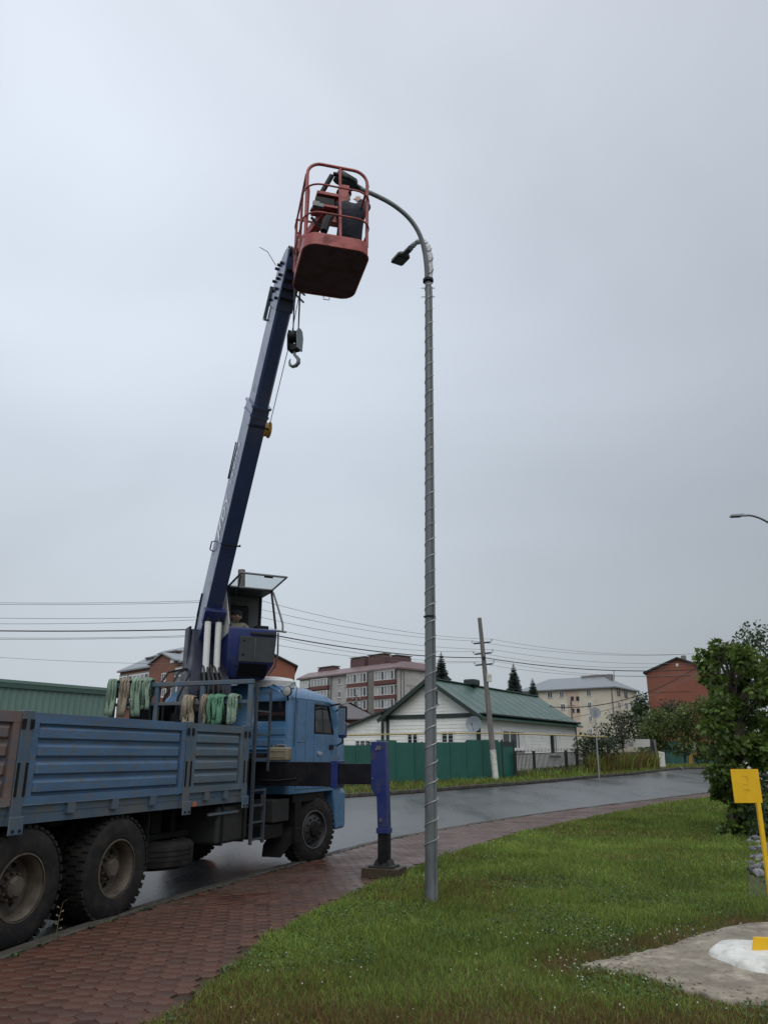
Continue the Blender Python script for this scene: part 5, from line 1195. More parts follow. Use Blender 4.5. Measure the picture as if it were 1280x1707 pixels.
# ------------------------------------------------------------------ generic block builder
def block(name, label, cpx, Y, lpx, rpx, mats, depthr=None, base=0.0, extend=0.0):
    c = V(*cpx, Y); z = c.z; l = VZ(*lpx, z); r = VZ(*rpx, z); u = Vector((l.x-c.x, l.y-c.y, 0)); Ll = u.length; u.normalize()
    g = Vector((u.y, -u.x, 0)); 
    if g.dot(r-c) < 0: g = -g
    Lr = depthr or (r-c).dot(g)
    o = empty(name, (c.x, c.y, GZ(min(Y, 390))+base), 0, label, 'building')
    w_ = wb(MB().obox(c+u*(Ll/2)+g*(Lr/2)-zz*(z/2), u*(Ll/2), g*(Lr/2), zz*(z/2)), 'wall', mats, o, smooth=0)
    return o, w_, Face(c, u, -g), Face(c, g, -u), Ll, Lr, z, c, u, g
M['greypanel'] = MAT('grey_panel_wall', (.43,.42,.40), .85, var=.1, vscale=.4, dirt=(.25,.24,.22), damt=.25, dscale=.5)
M['maroon'] = MAT('maroon_balcony', (.135,.048,.042), .6, var=.12, vscale=.6)
M['maroonc'] = MAT('maroon_chimney_sheet', (.115,.055,.055), .6, var=.12, vscale=.6)
M['maroonroof'] = MAT('maroon_roof_sheet', (.19,.135,.14), .5, var=.12, vscale=.5)
M['brick'] = MAT('red_brick', (.235,.085,.055), .85, var=.18, vscale=.5, bump=.1, bscale=10)
M['brick2'] = MAT('brown_brick', (.21,.095,.065), .85, var=.18, vscale=.5)
M['cream'] = MAT('cream_render', (.64,.59,.48), .85, var=.07, vscale=.3, dirt=(.42,.37,.29), damt=.2, dscale=.5)
M['pinkpanel'] = MAT('pinkish_panel', (.56,.44,.35), .85, var=.07, vscale=.3)
M['greyroof'] = MAT('grey_metal_roof', (.22,.24,.26), .4, .2, var=.1, vscale=.5)
M['greyconc'] = MAT('grey_masonry', (.19,.18,.17), .85, var=.15, vscale=1)
# ---- central grey block with maroon balconies
o, w_, FL, FR, Ll, Lr, z, c, u, g = block('apartment_block', 'grey four storey apartment block with maroon balconies and maroon chimneys', (663,1114), 165, (500,1133), (706,1119), M['greypanel'], depthr=12)
def bx(F, r, o0, o1, name, mat, par):
    mb = MB(); F.box(mb, *r, o0, o1); return wb(mb, name, mat, par, smooth=0)
cols = [((629,662),(1119,1142,1166),12),((582,617),(1125,1149,1172,1193),8)]
for x0, x1, ys in ((629,661,(1119,1144,1166)),(583,615,(1124,1147,1169,1192))):
    for k, y in enumerate(ys):
        r = FL.rect(x0, y, x1, y+15); b_ = bx(FL, FL.rect(x0-.5, y+15, x1+.5, y+22), -.1, .9, 'balcony', M['maroon'], o)
        bx(FL, FL.rect(x0-.5, y-1.2, x1+.5, y), -.1, .9, 'balcony_slab', M['greypanel'], b_)
        mb = MB(); n = 6; u0, u1, z0, z1 = r
        for q in range(n+1): cc = u0+(u1-u0)*q/n; FL.box(mb, cc-.07, cc+.07, z0, z1, .70, .86)
        FL.box(mb, u0, u1, z1-.12, z1, .70, .85); FL.box(mb, u0, u1, z0, z0+.12, .70, .85); gz_ = wb(mb, 'glazing_frame', M['pvc'], b_, smooth=0)
        for q in range(n):
            a, e = u0+(u1-u0)*q/n+.07, u0+(u1-u0)*(q+1)/n-.07
            bx(FL, (a, e, z0+.12, z1-.12), .66, .74, 'pane', M['panelight'] if (q*7+k*3) % 3 else M['pane'], b_)
for x0, x1, ys in ((522,549,(1132,1152,)),(504,518,(1136,))):
    for y in ys:
        r = FL.rect(x0, y, x1, y+12); b_ = bx(FL, FL.rect(x0-.5, y+12, x1+.5, y+18), -.1, .8, 'balcony', M['maroon'], o)
        mb = MB(); u0, u1, z0, z1 = r; n = 5
        for q in range(n+1): cc = u0+(u1-u0)*q/n; FL.box(mb, cc-.08, cc+.08, z0, z1, .62, .76)
        FL.box(mb, u0, u1, z1-.12, z1, .62, .75); wb(mb, 'glazing_frame', M['pvc'], b_, smooth=0)
        bx(FL, (u0+.05, u1-.05, z0, z1-.05), .5, .64, 'pane', M['panelight'], b_)
for x in (560, 568):
    pass
for x0, y0 in ((563,1130),(563,1152),(563,1173),(577,1133),(577,1155)): window(FL, FL.rect(x0, y0, x0+6, y0+11), o, 2, fw=.12)
bx(FL, FL.rect(616,1116,628,1220), -.1, .5, 'stair_pier', M['concrete'], o)
for x in (552, 581): bx(FL, FL.rect(x-.6,1128,x+.6,1215), -.05, .15, 'drain_pipe', M['cablegrey'], o)
for x in (668, 673): bx(FR, FR.rect(x-.5,1119,x+.5,1215), -.05, .12, 'drain_pipe', M['cablegrey'], o)
for y in (1144, 1170): bx(FR, FR.rect(676,y-.4,704,y+.4), -.02, .03, 'panel_joint', M['greyconc'], o)
rf = wb(MB().loft([[c+u*a+g*b+zz*h for a, b in ((-.6,-.6),(Ll+.6,-.6),(Ll+.6,Lr+.6),(-.6,Lr+.6))] for h in (-.1,.25)]).loft([[c+u*a+g*b+zz*h for a, b in q] for h, q in ((.251,((-.6,-.6),(Ll+.6,-.6),(Ll+.6,Lr+.6),(-.6,Lr+.6))),(1.7,((.5,2.2),(Ll-.5,2.2),(Ll-.5,Lr-2),(.5,Lr-2))))]), 'roof', M['maroonroof'], o, smooth=0)
for x0, x1, yt in ((570,594,1097),(600,627,1092),(673,698,1094),(515,541,1113)):
    r = FL.rect(x0, yt, x1, yt+26) if x1 < 663 else FR.rect(x0, yt, x1, yt+26); F_ = FL if x1 < 663 else FR
    ch = bx(F_, (r[0]*.98, r[1]*.98, r[3]-3.4, r[3]), -4.2, -2.2, 'chimney', M['maroonc'], o)
    bx(F_, (r[0]*.98-.15, r[1]*.98+.15, r[3]+.25, r[3]+.4), -4.4, -2.0, 'chimney_cap', M['greyconc'], ch)
    mb = MB(); n = 6
    for q in range(n): cc = r[0]*.98+(r[1]-r[0])*.98*(q+.5)/n; F_.box(mb, cc-.12, cc+.12, r[3], r[3]+.25, -4.2, -2.2)
    wb(mb, 'chimney_pier', M['greyconc'], ch, smooth=0)
# ---- cream block
o, w_, FL, FR, Ll, Lr, z, c, u, g = block('apartment_block', 'cream four storey apartment block with grey hipped metal roof', (1022,1146), 175, (868,1154), (1062,1153), M['cream'])
rf = wb(MB().loft([[c+u*a+g*b+zz*h for a, b in q] for h, q in ((-.05,((-.7,-.7),(Ll+.7,-.7),(Ll+.7,Lr+.7),(-.7,Lr+.7))),(.2,((-.7,-.7),(Ll+.7,-.7),(Ll+.7,Lr+.7),(-.7,Lr+.7))),(3.4,((5.0,Lr*.5),(Ll-4,Lr*.5),(Ll-4,Lr*.5+.1),(5.0,Lr*.5+.1))))]), 'roof', M['greyroof'], o, smooth=0)
for x0, y0, w__, h in [(912,1153,9,11),(932,1152,8,11),(977,1149,8,12),(1028,1148,4,12),(1040,1151,4,12),(912,1174,9,11),(934,1173,8,11),(979,1170,7,11),(981,1193,6,10),(951,1161,5,7),(960,1161,5,7),(952,1181,5,7),(961,1181,5,7),(962,1202,6,7),(981,1214,6,10)]:
    F_ = FL if x0 < 1022 else FR
    window(F_, F_.rect(x0, y0, x0+w__, y0+h), o, 2 if w__ > 5 else 1, fw=.14 if w__ > 5 else .05, deep=.12, sill=False, fm=None if w__ > 5 else M['woodbrown'])
for x0, y0 in ((1029,1170),(1041,1171),(1050,1171)): window(FR, FR.rect(x0, y0, x0+(5 if x0 < 1050 else 8), y0+12), o, 2, fw=.14, sill=False)
bx(FL, FL.rect(946,1150,966,1220), -.05, .02, 'stair_bay', M['pinkpanel'], o)
bx(FL, FL.rect(1020,1148,1021.4,1190), .0, .2, 'drain_pipe', M['cablegrey'], o)
for x0, x1, yt in ((948,962,1123),(962,986,1121),(986,1000,1120)):
    r = FL.rect(x0, yt, x1, yt+16); bx(FL, (r[0], r[1]-.2, r[2]-1.5, r[3]), -Lr*.5-.8, -Lr*.5+.8, 'chimney', M['greyconc'], o)
for x, y in ((1003,1113),): bx(FL, FL.rect(x-.3, y, x+.3, y+16), -Lr*.5-.1, -Lr*.5+.1, 'antenna', M['cable'], o)
# ---- red brick gable on the right
o, w_, FL, FR, Ll, Lr, z, c, u, g = block('brick_building', 'plain red brick gable end of a tall building behind the maple', (1076,1121), 150, (1190,1116), (1092,1125), M['brick'], depthr=22)
F_ = Face(c, u, -g); ap = Face(c, u, -g).uz(1128,1098)[1]; w2 = F_.uz(1128,1098)[0]
wb(MB().loft([[c+u*a+g*b+zz*h for a, h in ((0,-.01),(2*w2,-.01),(w2,ap-z))] for b in (0,22)]), 'gable', M['brick'], o, smooth=0)
for s0, s1 in ((0, w2), (2*w2, w2)): wb(MB().loft([[c+u*a+g*b+zz*h for a, h in ((s0-(.5 if s0 == 0 else -.5),-.25),(s1,ap-z),(s1,ap-z+.3),(s0-(.5 if s0 == 0 else -.5),.05))] for b in (-.5,22.5)]), 'roof', M['darktrim'], o, smooth=0)
for y in (1127, 1153): bx(F_, F_.rect(1078,y-.5,1150,y+.5), .0, .06, 'string_course', M['brick2'], o)
bx(F_, F_.rect(1126,1106,1130,1111), .0, .1, 'gable_vent', M['pvc'], o)
r = F_.rect(1132,1090,1140,1104); bx(F_, r, -4, -2.6, 'chimney', M['greyconc'], o)
# ---- brick block on the left with gable and white bays
o, w_, FL, FR, Ll, Lr, z, c, u, g = block('apartment_block', 'brown brick apartment block with small gable and white bay windows at left', (345,1098), 128, (201,1121), (380,1104), M['brick2'], depthr=12)
rf = wb(MB().loft([[c+u*a+g*b+zz*h for a, b in q] for h, q in ((-.05,((-.5,-.5),(Ll+.5,-.5),(Ll+.5,Lr+.5),(-.5,Lr+.5))),(.25,((-.5,-.5),(Ll+.5,-.5),(Ll+.5,Lr+.5),(-.5,Lr+.5))),(4.2,((1,Lr*.5),(Ll-5,Lr*.5),(Ll-5,Lr*.5+.1),(1,Lr*.5+.1))))]), 'roof', M['greyroof'], o, smooth=0)
r = FL.rect(258,1090,300,1115); zt = FL.uz(285,1089)[1]; r = (r[0], r[1], z-.2, zt)
wb(MB().loft([[FL.W(r[0],z-4,q),FL.W(r[1],z-4,q),FL.W(r[1],z+.4,q),FL.W((r[0]+r[1])/2,zt-.2,q),FL.W(r[0],z+.4,q)] for q in (.8,-5.5)]), 'gable', M['brick2'], o, smooth=0)
for s0, s1 in ((r[0]-.4, (r[0]+r[1])/2), (r[1]+.4, (r[0]+r[1])/2)): wb(MB().loft([[FL.W(s0,z+.25,q),FL.W(s1,zt-.1,q),FL.W(s1,zt+.2,q),FL.W(s0,z+.5,q)] for q in (1.2,-6)]), 'gable_roof', M['greyroof'], o, smooth=0)
for x0, x1, y0, y1 in ((205,218,1128,1143),(221,254,1124,1140),(221,254,1150,1166),(205,218,1152,1167),(296,316,1114,1128),(292,310,1140,1162)):
    rr_ = FL.rect(x0, y0, x1, y1); b_ = bx(FL, (rr_[0]-.1, rr_[1]+.1, rr_[2]-1.3, rr_[3]+.3), -.1, .7, 'bay', M['greyconc'], o); 
    n = 5 if x1-x0 > 20 else 2
    mb = MB(); FL.box(mb, rr_[0], rr_[1], rr_[2], rr_[3], .6, .78); wb(mb, 'bay_frame', M['pvc'], b_, smooth=0)
    for q in range(n):
        a = rr_[0]+(rr_[1]-rr_[0])*(q+.12)/n; e = rr_[0]+(rr_[1]-rr_[0])*(q+.88)/n; bx(FL, (a, e, rr_[2]+.2, rr_[3]-.2), .7, .80, 'pane', M['pane'] if q in (0, n-1) else M['panelight'], b_)
for x0, y0 in ((270,1122),(270,1148)): r2 = FL.rect(x0, y0, x0+7, y0+14); F2 = Face(FL.W(0,0,.8), FL.u, FL.n); window(F2, F2.rect(x0, y0, x0+7, y0+14), o, 2, fw=.14)
bx(Face(FL.W(0,0,.8), FL.u, FL.n), Face(FL.W(0,0,.8), FL.u, FL.n).rect(285,1099,291,1105), -.02, .1, 'gable_vent', M['pvc'], o)
for x0, x1, yt in ((222,243,1098),(243,272,1090)):
    r = FL.rect(x0, yt, x1, yt+22); ch = bx(FL, (r[0], r[1]-.1, r[2]-1, r[3]), -4.2, -2.4, 'chimney', M['greyconc'], o)
    mb = MB(); n = 7
    for q in range(n): cc = r[0]+(r[1]-r[0])*(q+.5)/n; FL.box(mb, cc-.13, cc+.13, r[3], r[3]+.4, -4.2, -2.4)
    FL.box(mb, r[0]-.15, r[1]+.05, r[3]+.4, r[3]+.6, -4.3, -2.3); wb(mb, 'chimney_cap', M['greyconc'], ch, smooth=0)
# ---- orange brick gable right of the crane cabin
Yg = 110; c = V(492,1111,Yg); uL = Vector((-1,-.15,0)).normalized(); gB = Vector((-.15,1,0)).normalized(); F_ = Face(c, uL, -gB)
o = empty('brick_building', (c.x, c.y, GZ(Yg)), 0, 'orange brick gable wall just right of the crane operator cabin', 'building')
wg = F_.uz(428,1080)[0]; zg = F_.uz(435,1078)[1]
wb(MB().loft([[F_.W(a,h,-q) for a, h in ((0,0),(2*wg,0),(2*wg,c.z),(wg,zg),(0,c.z))] for q in (0,14)]), 'wall', M['brick'], o, smooth=0)
for s0 in (-.4, 2*wg+.4): wb(MB().loft([[F_.W(s0,c.z-.1,q),F_.W(wg,zg+.02,q),F_.W(wg,zg+.25,q),F_.W(s0,c.z+.12,q)] for q in (.4,-14.4)]), 'roof', M['darktrim'], o, smooth=0)
# ---- small brick house with grey roof seen through the cab window
Yb = 75; c = V(600,1200,Yb); F_ = Face(c, Vector((-1,.25,0)).normalized(), -Vector((.25,1,0)).normalized())
o = empty('brick_house', (c.x, c.y, GZ(Yb)), 0, 'low brown brick house with dark grey hipped roof behind the lorry cab', 'house')
ub = F_.uz(530,1196)[0]
wb(MB().loft([[F_.W(a,h,-q) for a, q in ((0,0),(ub,0),(ub,8),(0,8))] for h in (0,c.z)]), 'wall', M['brick2'], o, smooth=0)
wb(MB().loft([[F_.W(a,c.z+h,-q) for a, q in qq] for h, qq in ((.0,((-.5,-.5),(ub+.5,-.5),(ub+.5,8.5),(-.5,8.5))),(.1,((-.5,-.5),(ub+.5,-.5),(ub+.5,8.5),(-.5,8.5))),(1.9,((2.5,4),(ub-2,4),(ub-2,4.1),(2.5,4.1))))]), 'roof', MAT('dark_roof_sheet', (.10,.09,.095), .6), o, smooth=0)
window(F_, F_.rect(575,1206,583,1216), o, 2, fw=.12)
# ---- long pale green hangar on the far left
M['hangar'] = MAT('pale_green_cladding', (.135,.215,.185), .55, var=.08, vscale=1)
M['hangar2'] = MAT('dark_green_edge', (.05,.10,.085), .5, var=.08)
zh = V(0,1139,31).z; q0 = VZ(-260,1118,zh); q1 = VZ(186,1154,zh); uh = Vector((q1.x-q0.x, q1.y-q0.y, 0)); Lq = uh.length; uh.normalize(); nh = Vector((uh.y,-uh.x,0))
o = empty('shed', (q0.x,q0.y,GZ(q0.y)), 0, 'long pale green metal clad shed behind the lorry bed at left', 'shed'); F_ = Face(q0, uh, nh)
zb_ = GZ(q0.y)-.2; mb = MB(); n = int(Lq/.1); vs = []; fs = []
for k in range(n+1):
    out = .0 if k % 3 else .03; vs += [F_.W(Lq*k/n, zb_, out), F_.W(Lq*k/n, zh-.12, out)]
fs = [(2*k, 2*k+2, 2*k+3, 2*k+1) for k in range(n)]
wl_ = wb(MB().obox(q0+uh*(Lq/2)-nh*3.1-zz*((zh-zb_)/2), uh*(Lq/2-.02), nh*3.0, zz*((zh-zb_)/2-.15)), 'wall', M['hangar'], o, smooth=0)
wb(MB().add(vs, fs), 'cladding', M['hangar'], wl_, smooth=0, recalc=False)
mb = MB(); F_.box(mb, -.1, Lq+.1, zh-.14, zh, -.1, .10); wb(mb, 'eave_trim', M['hangar2'], o, smooth=0)
mb = MB(); F_.box(mb, -.1, Lq+.1, zh+.05, zh+.17, -.2, .06); F_.box(mb, -.1, Lq+.1, zh+.001, zh+.05, -6.2, .02); wb(mb, 'roof', M['hangar'], o, smooth=0)
# ================================================================== GREEN SHEET FENCE
M['fence'] = MAT('green_fence_sheet', (.017,.102,.080), .42, var=.1, vscale=1.2, objrand=.08, coat=.1)
f0_ = G(556,1312,.09); f1_ = G(858,1296.5,.10); fd = (f1_-f0_); fd.z = 0; Lf = fd.length; fd.normalize(); fn = Vector((fd.y,-fd.x,0))
FF = Face(f0_, fd, fn)
fen = empty('sheet_fence', f0_, 0, 'dark green corrugated sheet fence in front of the white house', 'fence')
def sheet_mesh(w, h):
    mb = MB(); n = max(4, int(w/.115)); vs = []
    for k in range(n*4+1):
        f = k/(n*4); ph = k % 4; d = .022 if ph in (0, 1) else 0.0; vs += [(w*f, -d, 0), (w*f, -d, h)]
    mb.add(vs, [(2*k, 2*k+2, 2*k+3, 2*k+1) for k in range(n*4)]); me = mb.mesh('fence_sheet', 0, False); me.materials.append(M['fence']); return me
SHEETS = {}
def put_sheets(F, u0, u1, zt_fn, zb_fn, par, w=1.15, mat=None):
    k = 0; u_ = u0; inv = rootmat(par).inverted()
    while u_ < u1-.2:
        ww = min(w, u1-u_); h = zt_fn(u_)-zb_fn(u_); key = (round(ww,2), round(h,1)); 
        if key not in SHEETS: SHEETS[key] = sheet_mesh(ww+.03, key[1])
        o_ = inst('fence_sheet', SHEETS[key], par); p = F.W(u_, zb_fn(u_), .0 if k % 2 else .006)
        o_.location = inv @ p; o_.rotation_euler = (0, 0, atan2(F.u.y, F.u.x)); u_ += ww; k += 1
tops = [(556,1240),(616,1239),(617,1235),(700,1235),(778,1236),(779,1234),(832,1235)]
def ztop(u_): 
    best = 0
    for x, y in tops:
        uu, zt = FF.uz(x, y)
        if uu <= u_+.3: best = zt
    return best or FF.uz(556,1240)[1]
put_sheets(FF, 0, FF.uz(837,1260)[0], ztop, lambda u_: GZ(FF.W(u_,0).y)+.06, fen)
mb = MB(); F_ = FF
for x in (572,617,661,705,750,779,832): u_ = FF.uz(x,1260)[0]; F_.box(mb, u_-.03, u_+.03, GZ(FF.W(u_,0).y), ztop(u_)-.03, -.10, -.035)
wb(mb, 'fence_post', M['darktrim'], fen, smooth=0)
gt = empty('garden_gate', FF.W(FF.uz(836,1260)[0], GZ(f1_.y)), 0, 'green sheet wicket gate with dark top rail at the right end of the fence', 'gate')
r = FF.rect(836,1236,857,1299); gp = bx(FF, (r[0]+.05, r[1]-.05, GZ(f1_.y)+.1, r[3]-.25), -.02, .02, 'gate_leaf', M['fence'], gt)
for a, b in ((r[0], r[0]+.07), (r[1]-.07, r[1])): bx(FF, (a, b, GZ(f1_.y), r[3]+.05), -.06, .05, 'gate_post', M['darktrim'], gt)
bx(FF, (r[0]+.07, r[1]-.07, r[3]-.25, r[3]-.02), -.03, .03, 'top_rail', M['darktrim'], gt)
mb = MB(); FF.box(mb, r[0]+.1, r[0]+.14, r[3]-.02, r[3]+.12, -.02, .02); FF.box(mb, r[1]-.2, r[1]-.16, r[3]-.02, r[3]+.12, -.02, .02); wb(mb, 'finial', M['darktrim'], gt, smooth=0)
# ================================================================== IRON RAILING FENCE
def railing(name, label, x0, x1, yb0, yb1, hz, posts, spacing=.115, scroll=True):
    a = G(x0, yb0, .1); b = G(x1, yb1, .1); d = b-a; d.z = 0; L = d.length; d.normalize(); n = Vector((d.y,-d.x,0)); F = Face(a, d, n)
    o = empty(name, a, 0, label, 'fence'); gz_ = lambda u_: GZ(F.W(u_,0).y)+.05
    us = [F.uz(x, 1275)[0] for x in posts]
    for u_ in us: bx(F, (u_-.06, u_+.06, gz_(u_)-.1, gz_(u_)+hz+.08), -.06, .06, 'post', M['cable'], o)
    mb = MB(); mb.beam(F.W(0,gz_(0)+hz-.05), F.W(L,gz_(L)+hz-.05), .03, .04); mb.beam(F.W(0,gz_(0)+.18), F.W(L,gz_(L)+.18), .03, .04); wb(mb, 'rail', M['cable'], o, smooth=0)
    bm = MB().tube([(0,0,0),(0,0,hz-.12)], .022, 5).mesh('bar'); bm.materials.append(M['cable']); inv = rootmat(o).inverted(); k = .06
    while k < L:
        if all(abs(k-u_) > .08 for u_ in us): q = inst('bar', bm, o); q.location = inv @ F.W(k, gz_(k)+.08)
        k += spacing
    if scroll:
        k = .3; i = 0
        while k < L-.2:
            mb = MB(); c_ = F.W(k, gz_(k)+hz+.02)
            for sg in (-1, 1): mb.tube([c_ + d*sg*(.02+.17*t*cos(t*3.2)) + zz*(.16*sin(t*3.0)) for t in [j/10 for j in range(11)]], .006, 5)
            wb(mb, 'scroll', M['cable'], o); k += .42; i += 1
    return o, F, L
railing('iron_fence', 'black wrought iron railing with scroll tops in front of the house side wall', 859, 962, 1297, 1288, 1.25, (859,890,944,961), .155)
railing('iron_fence', 'dark overgrown railing with dry weeds right of the house', 966, 1086, 1289, 1281, 1.15, (975,1030,1085), .14, False)
# ================================================================== YELLOW GAS PIPE
gp0 = V(520,1227,f0_.y+.5); pts = [V(x, y, FF.hit(x, 1240).y+.45) for x, y in ((520,1229),(566,1226),(640,1224.5),(720,1223),(800,1222.5),(857,1223),(920,1225),(963,1226.5))]
e_ = V(1013,1229,pts[-1].y+3); pts.append(e_)
gpo = empty('gas_pipe', (pts[0].x, pts[0].y, GZ(pts[0].y)), 0, 'thin yellow gas pipe running above the green fence past the house', 'pipe')
wb(MB().tube(pts, .034, 10), 'pipe', M['gasyellow'], gpo)
for i in (1, 3): wb(MB().cyl(Vector((pts[i].x,pts[i].y,GZ(pts[i].y)-.1)), pts[i]-zz*.03, .035), 'support', M['gasyellow'], gpo)
# ================================================================== things at the right end of the street
def panel_thing(name, label, cat, pxs, Y, th, mat, grp=None):
    c = [V(x, y, Y) for x, y in pxs]; cen = sum(c, Vector())/len(c)
    o = MB().loft([[p-Vector((0,0,0)) for p in c], [p+Vector((0,th,0)) for p in c]])
    ob_ = o.build(name, mat, smooth=0); tag(ob_, label, cat, grp); return ob_
Yr = G(1095,1281,.1).y
panel_thing('concrete_slab', 'pale leaning concrete slab at the end of the weedy railing', 'slab', [(1100,1283),(1109,1282),(1107,1254),(1097,1252)], Yr, .10, M['limewash'])
panel_thing('fence_board', 'dark tarred board propped at the end of the railing', 'board', [(1088,1278),(1096,1280),(1090,1232),(1083,1232)], Yr+.2, .08, M['darktrim'])
panel_thing('fence_board', 'leaning grey weathered pole against the dark board', 'board', [(1096,1279),(1099,1279),(1092,1233),(1088.5,1233)], Yr-.05, .08, M['polewood'])
gs = panel_thing('sheet_fence', 'pale grey sheet fence showing above the dark railing', 'fence', [(1040,1246),(1083,1245),(1083,1232),(1040,1233)], Yr+2.5, .05, M['greypanel'])
fe2 = G(1092,1275,.1); fe3 = G(1156,1272,.1); fd2 = (fe3-fe2); fd2.z = 0; fd2.normalize(); F2 = Face(fe2, fd2, Vector((fd2.y,-fd2.x,0)))
fo2 = empty('sheet_fence', fe2, 0, 'dark green sheet fence in the shade under the far bushes', 'fence')
zt2 = F2.uz(1120,1235)[1]; put_sheets(F2, 0, F2.uz(1200,1260)[0], lambda u_: zt2, lambda u_: GZ(F2.W(u_,0).y), fo2, 2.0)
yb = G(1151,1277,.05); gp2 = empty('gas_riser', yb, 0, 'bent orange yellow gas pipe with pale top at the end of the road', 'pipe')
wb(MB().tube(smooth([yb-zz*.1, V(1151,1266,yb.y), V(1152,1259,yb.y), V(1160,1257,yb.y)], 2), .16, 12), 'bend', M['drum'], gp2)
wb(MB().tube([V(1156,1254,yb.y), V(1158,1238,yb.y)], [.16,.12], 10), 'pale_top', M['limewash'], gp2)
w = MB().tube([G(1117,1276,.15), G(1128,1277,.12), G(1137,1281,.1)], .06, 8).build('pipe_debris', M['polewood']); tag(w, 'grey pipe offcut lying by the far kerb near the gas riser', 'pipe')
# ================================================================== LAWN AND GRASS
rng = np.random.default_rng(4)
tag(ribbon('lawn', LAWN+np.array([.02,0]), LAWN+np.array([70.0,0]), .045, .045, M['soil'], 20), kind='structure')
def vnoise(x, y, s, seed=0):
    r = np.random.default_rng(seed).random((64, 64)); X, Y = x*s, y*s; i, j = np.floor(X).astype(int), np.floor(Y).astype(int); fx, fy = X-i, Y-j
    fx, fy = fx*fx*(3-2*fx), fy*fy*(3-2*fy); g = lambda a, b: r[a % 64, b % 64]
    return (g(i,j)*(1-fx)+g(i+1,j)*fx)*(1-fy) + (g(i,j+1)*(1-fx)+g(i+1,j+1)*fx)*fy
def inpoly(x, y, P):
    c = np.zeros(len(x), bool); n = len(P); j = n-1
    for i in range(n):
        xi, yi, xj, yj = *P[i], *P[j]; c ^= ((yi > y) != (yj > y)) & (x < (xj-xi)*(y-yi)/(yj-yi+1e-12)+xi); j = i
    return c
GZv = lambda y: np.interp(y, _ty, _tz)
def blades(x, y, z, h, w, cols, lean=.5, curve=True):
    n = len(x); a = rng.random(n)*2*pi; b = rng.random(n)*2*pi; l = h*lean*(.25+rng.random(n))
    dx, dy = np.cos(a)*w/2, np.sin(a)*w/2; lx, ly = np.cos(b)*l, np.sin(b)*l
    v = np.empty((n, 5, 3), np.float32)
    v[:,0] = np.stack([x-dx, y-dy, z], 1); v[:,1] = np.stack([x+dx, y+dy, z], 1)
    v[:,2] = np.stack([x-dx*.75+lx*.35, y-dy*.75+ly*.35, z+h*.6], 1); v[:,3] = np.stack([x+dx*.75+lx*.35, y+dy*.75+ly*.35, z+h*.6], 1)
    v[:,4] = np.stack([x+lx, y+ly, z+h*(1-.25*(l/h)**2)], 1)
    base = (np.arange(n)*5)[:,None]
    t = np.concatenate([base+np.array([[0,1,3]]), base+np.array([[0,3,2]]), base+np.array([[2,3,4]])], 1).reshape(-1, 3)
    return v.reshape(-1, 3), t, np.repeat(cols, 5, 0)
def grass_cols(x, y, dry):
    n = len(x); base = np.array([.172,.235,.052]); c = np.tile(base, (n, 1)) * (.5+1.0*rng.random((n, 1)))
    c[:,0] *= .75+.5*rng.random(n); c *= (.72+.56*vnoise(x, y, 1.3, 3))[:,None]; c *= (.8+.4*vnoise(x, y, .35, 8))[:,None]
    d = dry > rng.random(n); c[d] = np.array([.175,.115,.05])*(.6+.7*rng.random((d.sum(), 1))); return c
M['grass'] = MAT('grass_blades', (.05,.1,.02), .6, var=0, attr=True, trans=.35, spec=.12)
def lawn_grass():
    VV, TT, CC = [], [], []; off = 0
    for y0, y1, dens, wd, hh in ((4.2,7.5,8600,.0042,.068),(7.5,11,4900,.0055,.072),(11,16,2400,.008,.076),(16,24,1050,.012,.08),(24,36,440,.02,.09)):
        xl = -2.6; xr = y1*.54+2.2; n = int((xr-xl)*(y1-y0)*dens); x = xl+(xr-xl)*rng.random(n); y = y0+(y1-y0)*rng.random(n)
        k = (x > edges_at(LAWN, y)-.05+.12*vnoise(x, y, 3, 5)-.06*rng.random(n)) & (x < y*.54+2.0) & (~inpoly(x, y, SLABP) | ((rng.random(n) < .8) & (np.min(np.hypot(x[:,None]-SLABP[None,::2,0], y[:,None]-SLABP[None,::2,1]), 1) < .16*vnoise(x, y, 6, 31)) if y0 < 8 else False))
        k &= ~((y > 10.0) & (y < 12.4) & (rng.random(n) < .9) & (x > y*.443-.15))
        x, y = x[k], y[k]; n = len(x)
        # trampled / dry patches near the slab and the bottom edge, thin by the pavement edge
        dry = np.clip(vnoise(x, y, .8, 12)*1.6-1.12, 0, .35)
        ds = np.min(np.hypot(x[:,None]-SLABP[None,::3,0], y[:,None]-SLABP[None,::3,1]), 1)
        dry = np.maximum(dry, np.clip(.95-ds*1.6, 0, .62)*(.4+vnoise(x, y, 2.2, 2))); dry = np.maximum(dry, np.clip((7.2-y)*.5, 0, .8)*np.clip(vnoise(x, y, 1.1, 6)*1.8-.3, 0, 1))
        h = hh*(.45+.8*rng.random(n))*(.5+.55*vnoise(x, y, 1.0, 21)+.65*vnoise(x, y, 4.2, 22)**2) * np.clip(.45+ds*1.3, .4, 1.0)
        tall = rng.random(n) < .02; h[tall] *= 2.0
        v, t, c = blades(x, y, GZv(y)+.04, h, wd*(.7+.7*rng.random(n)), grass_cols(x, y, dry), .75); VV.append(v); TT.append(t+off); CC.append(c); off += len(v)
    o = npmesh('grass', np.concatenate(VV), np.concatenate(TT), M['grass'], np.concatenate(CC)); tag(o, 'green lawn grass beside the red paved walk', 'grass', kind='stuff')
lawn_grass()
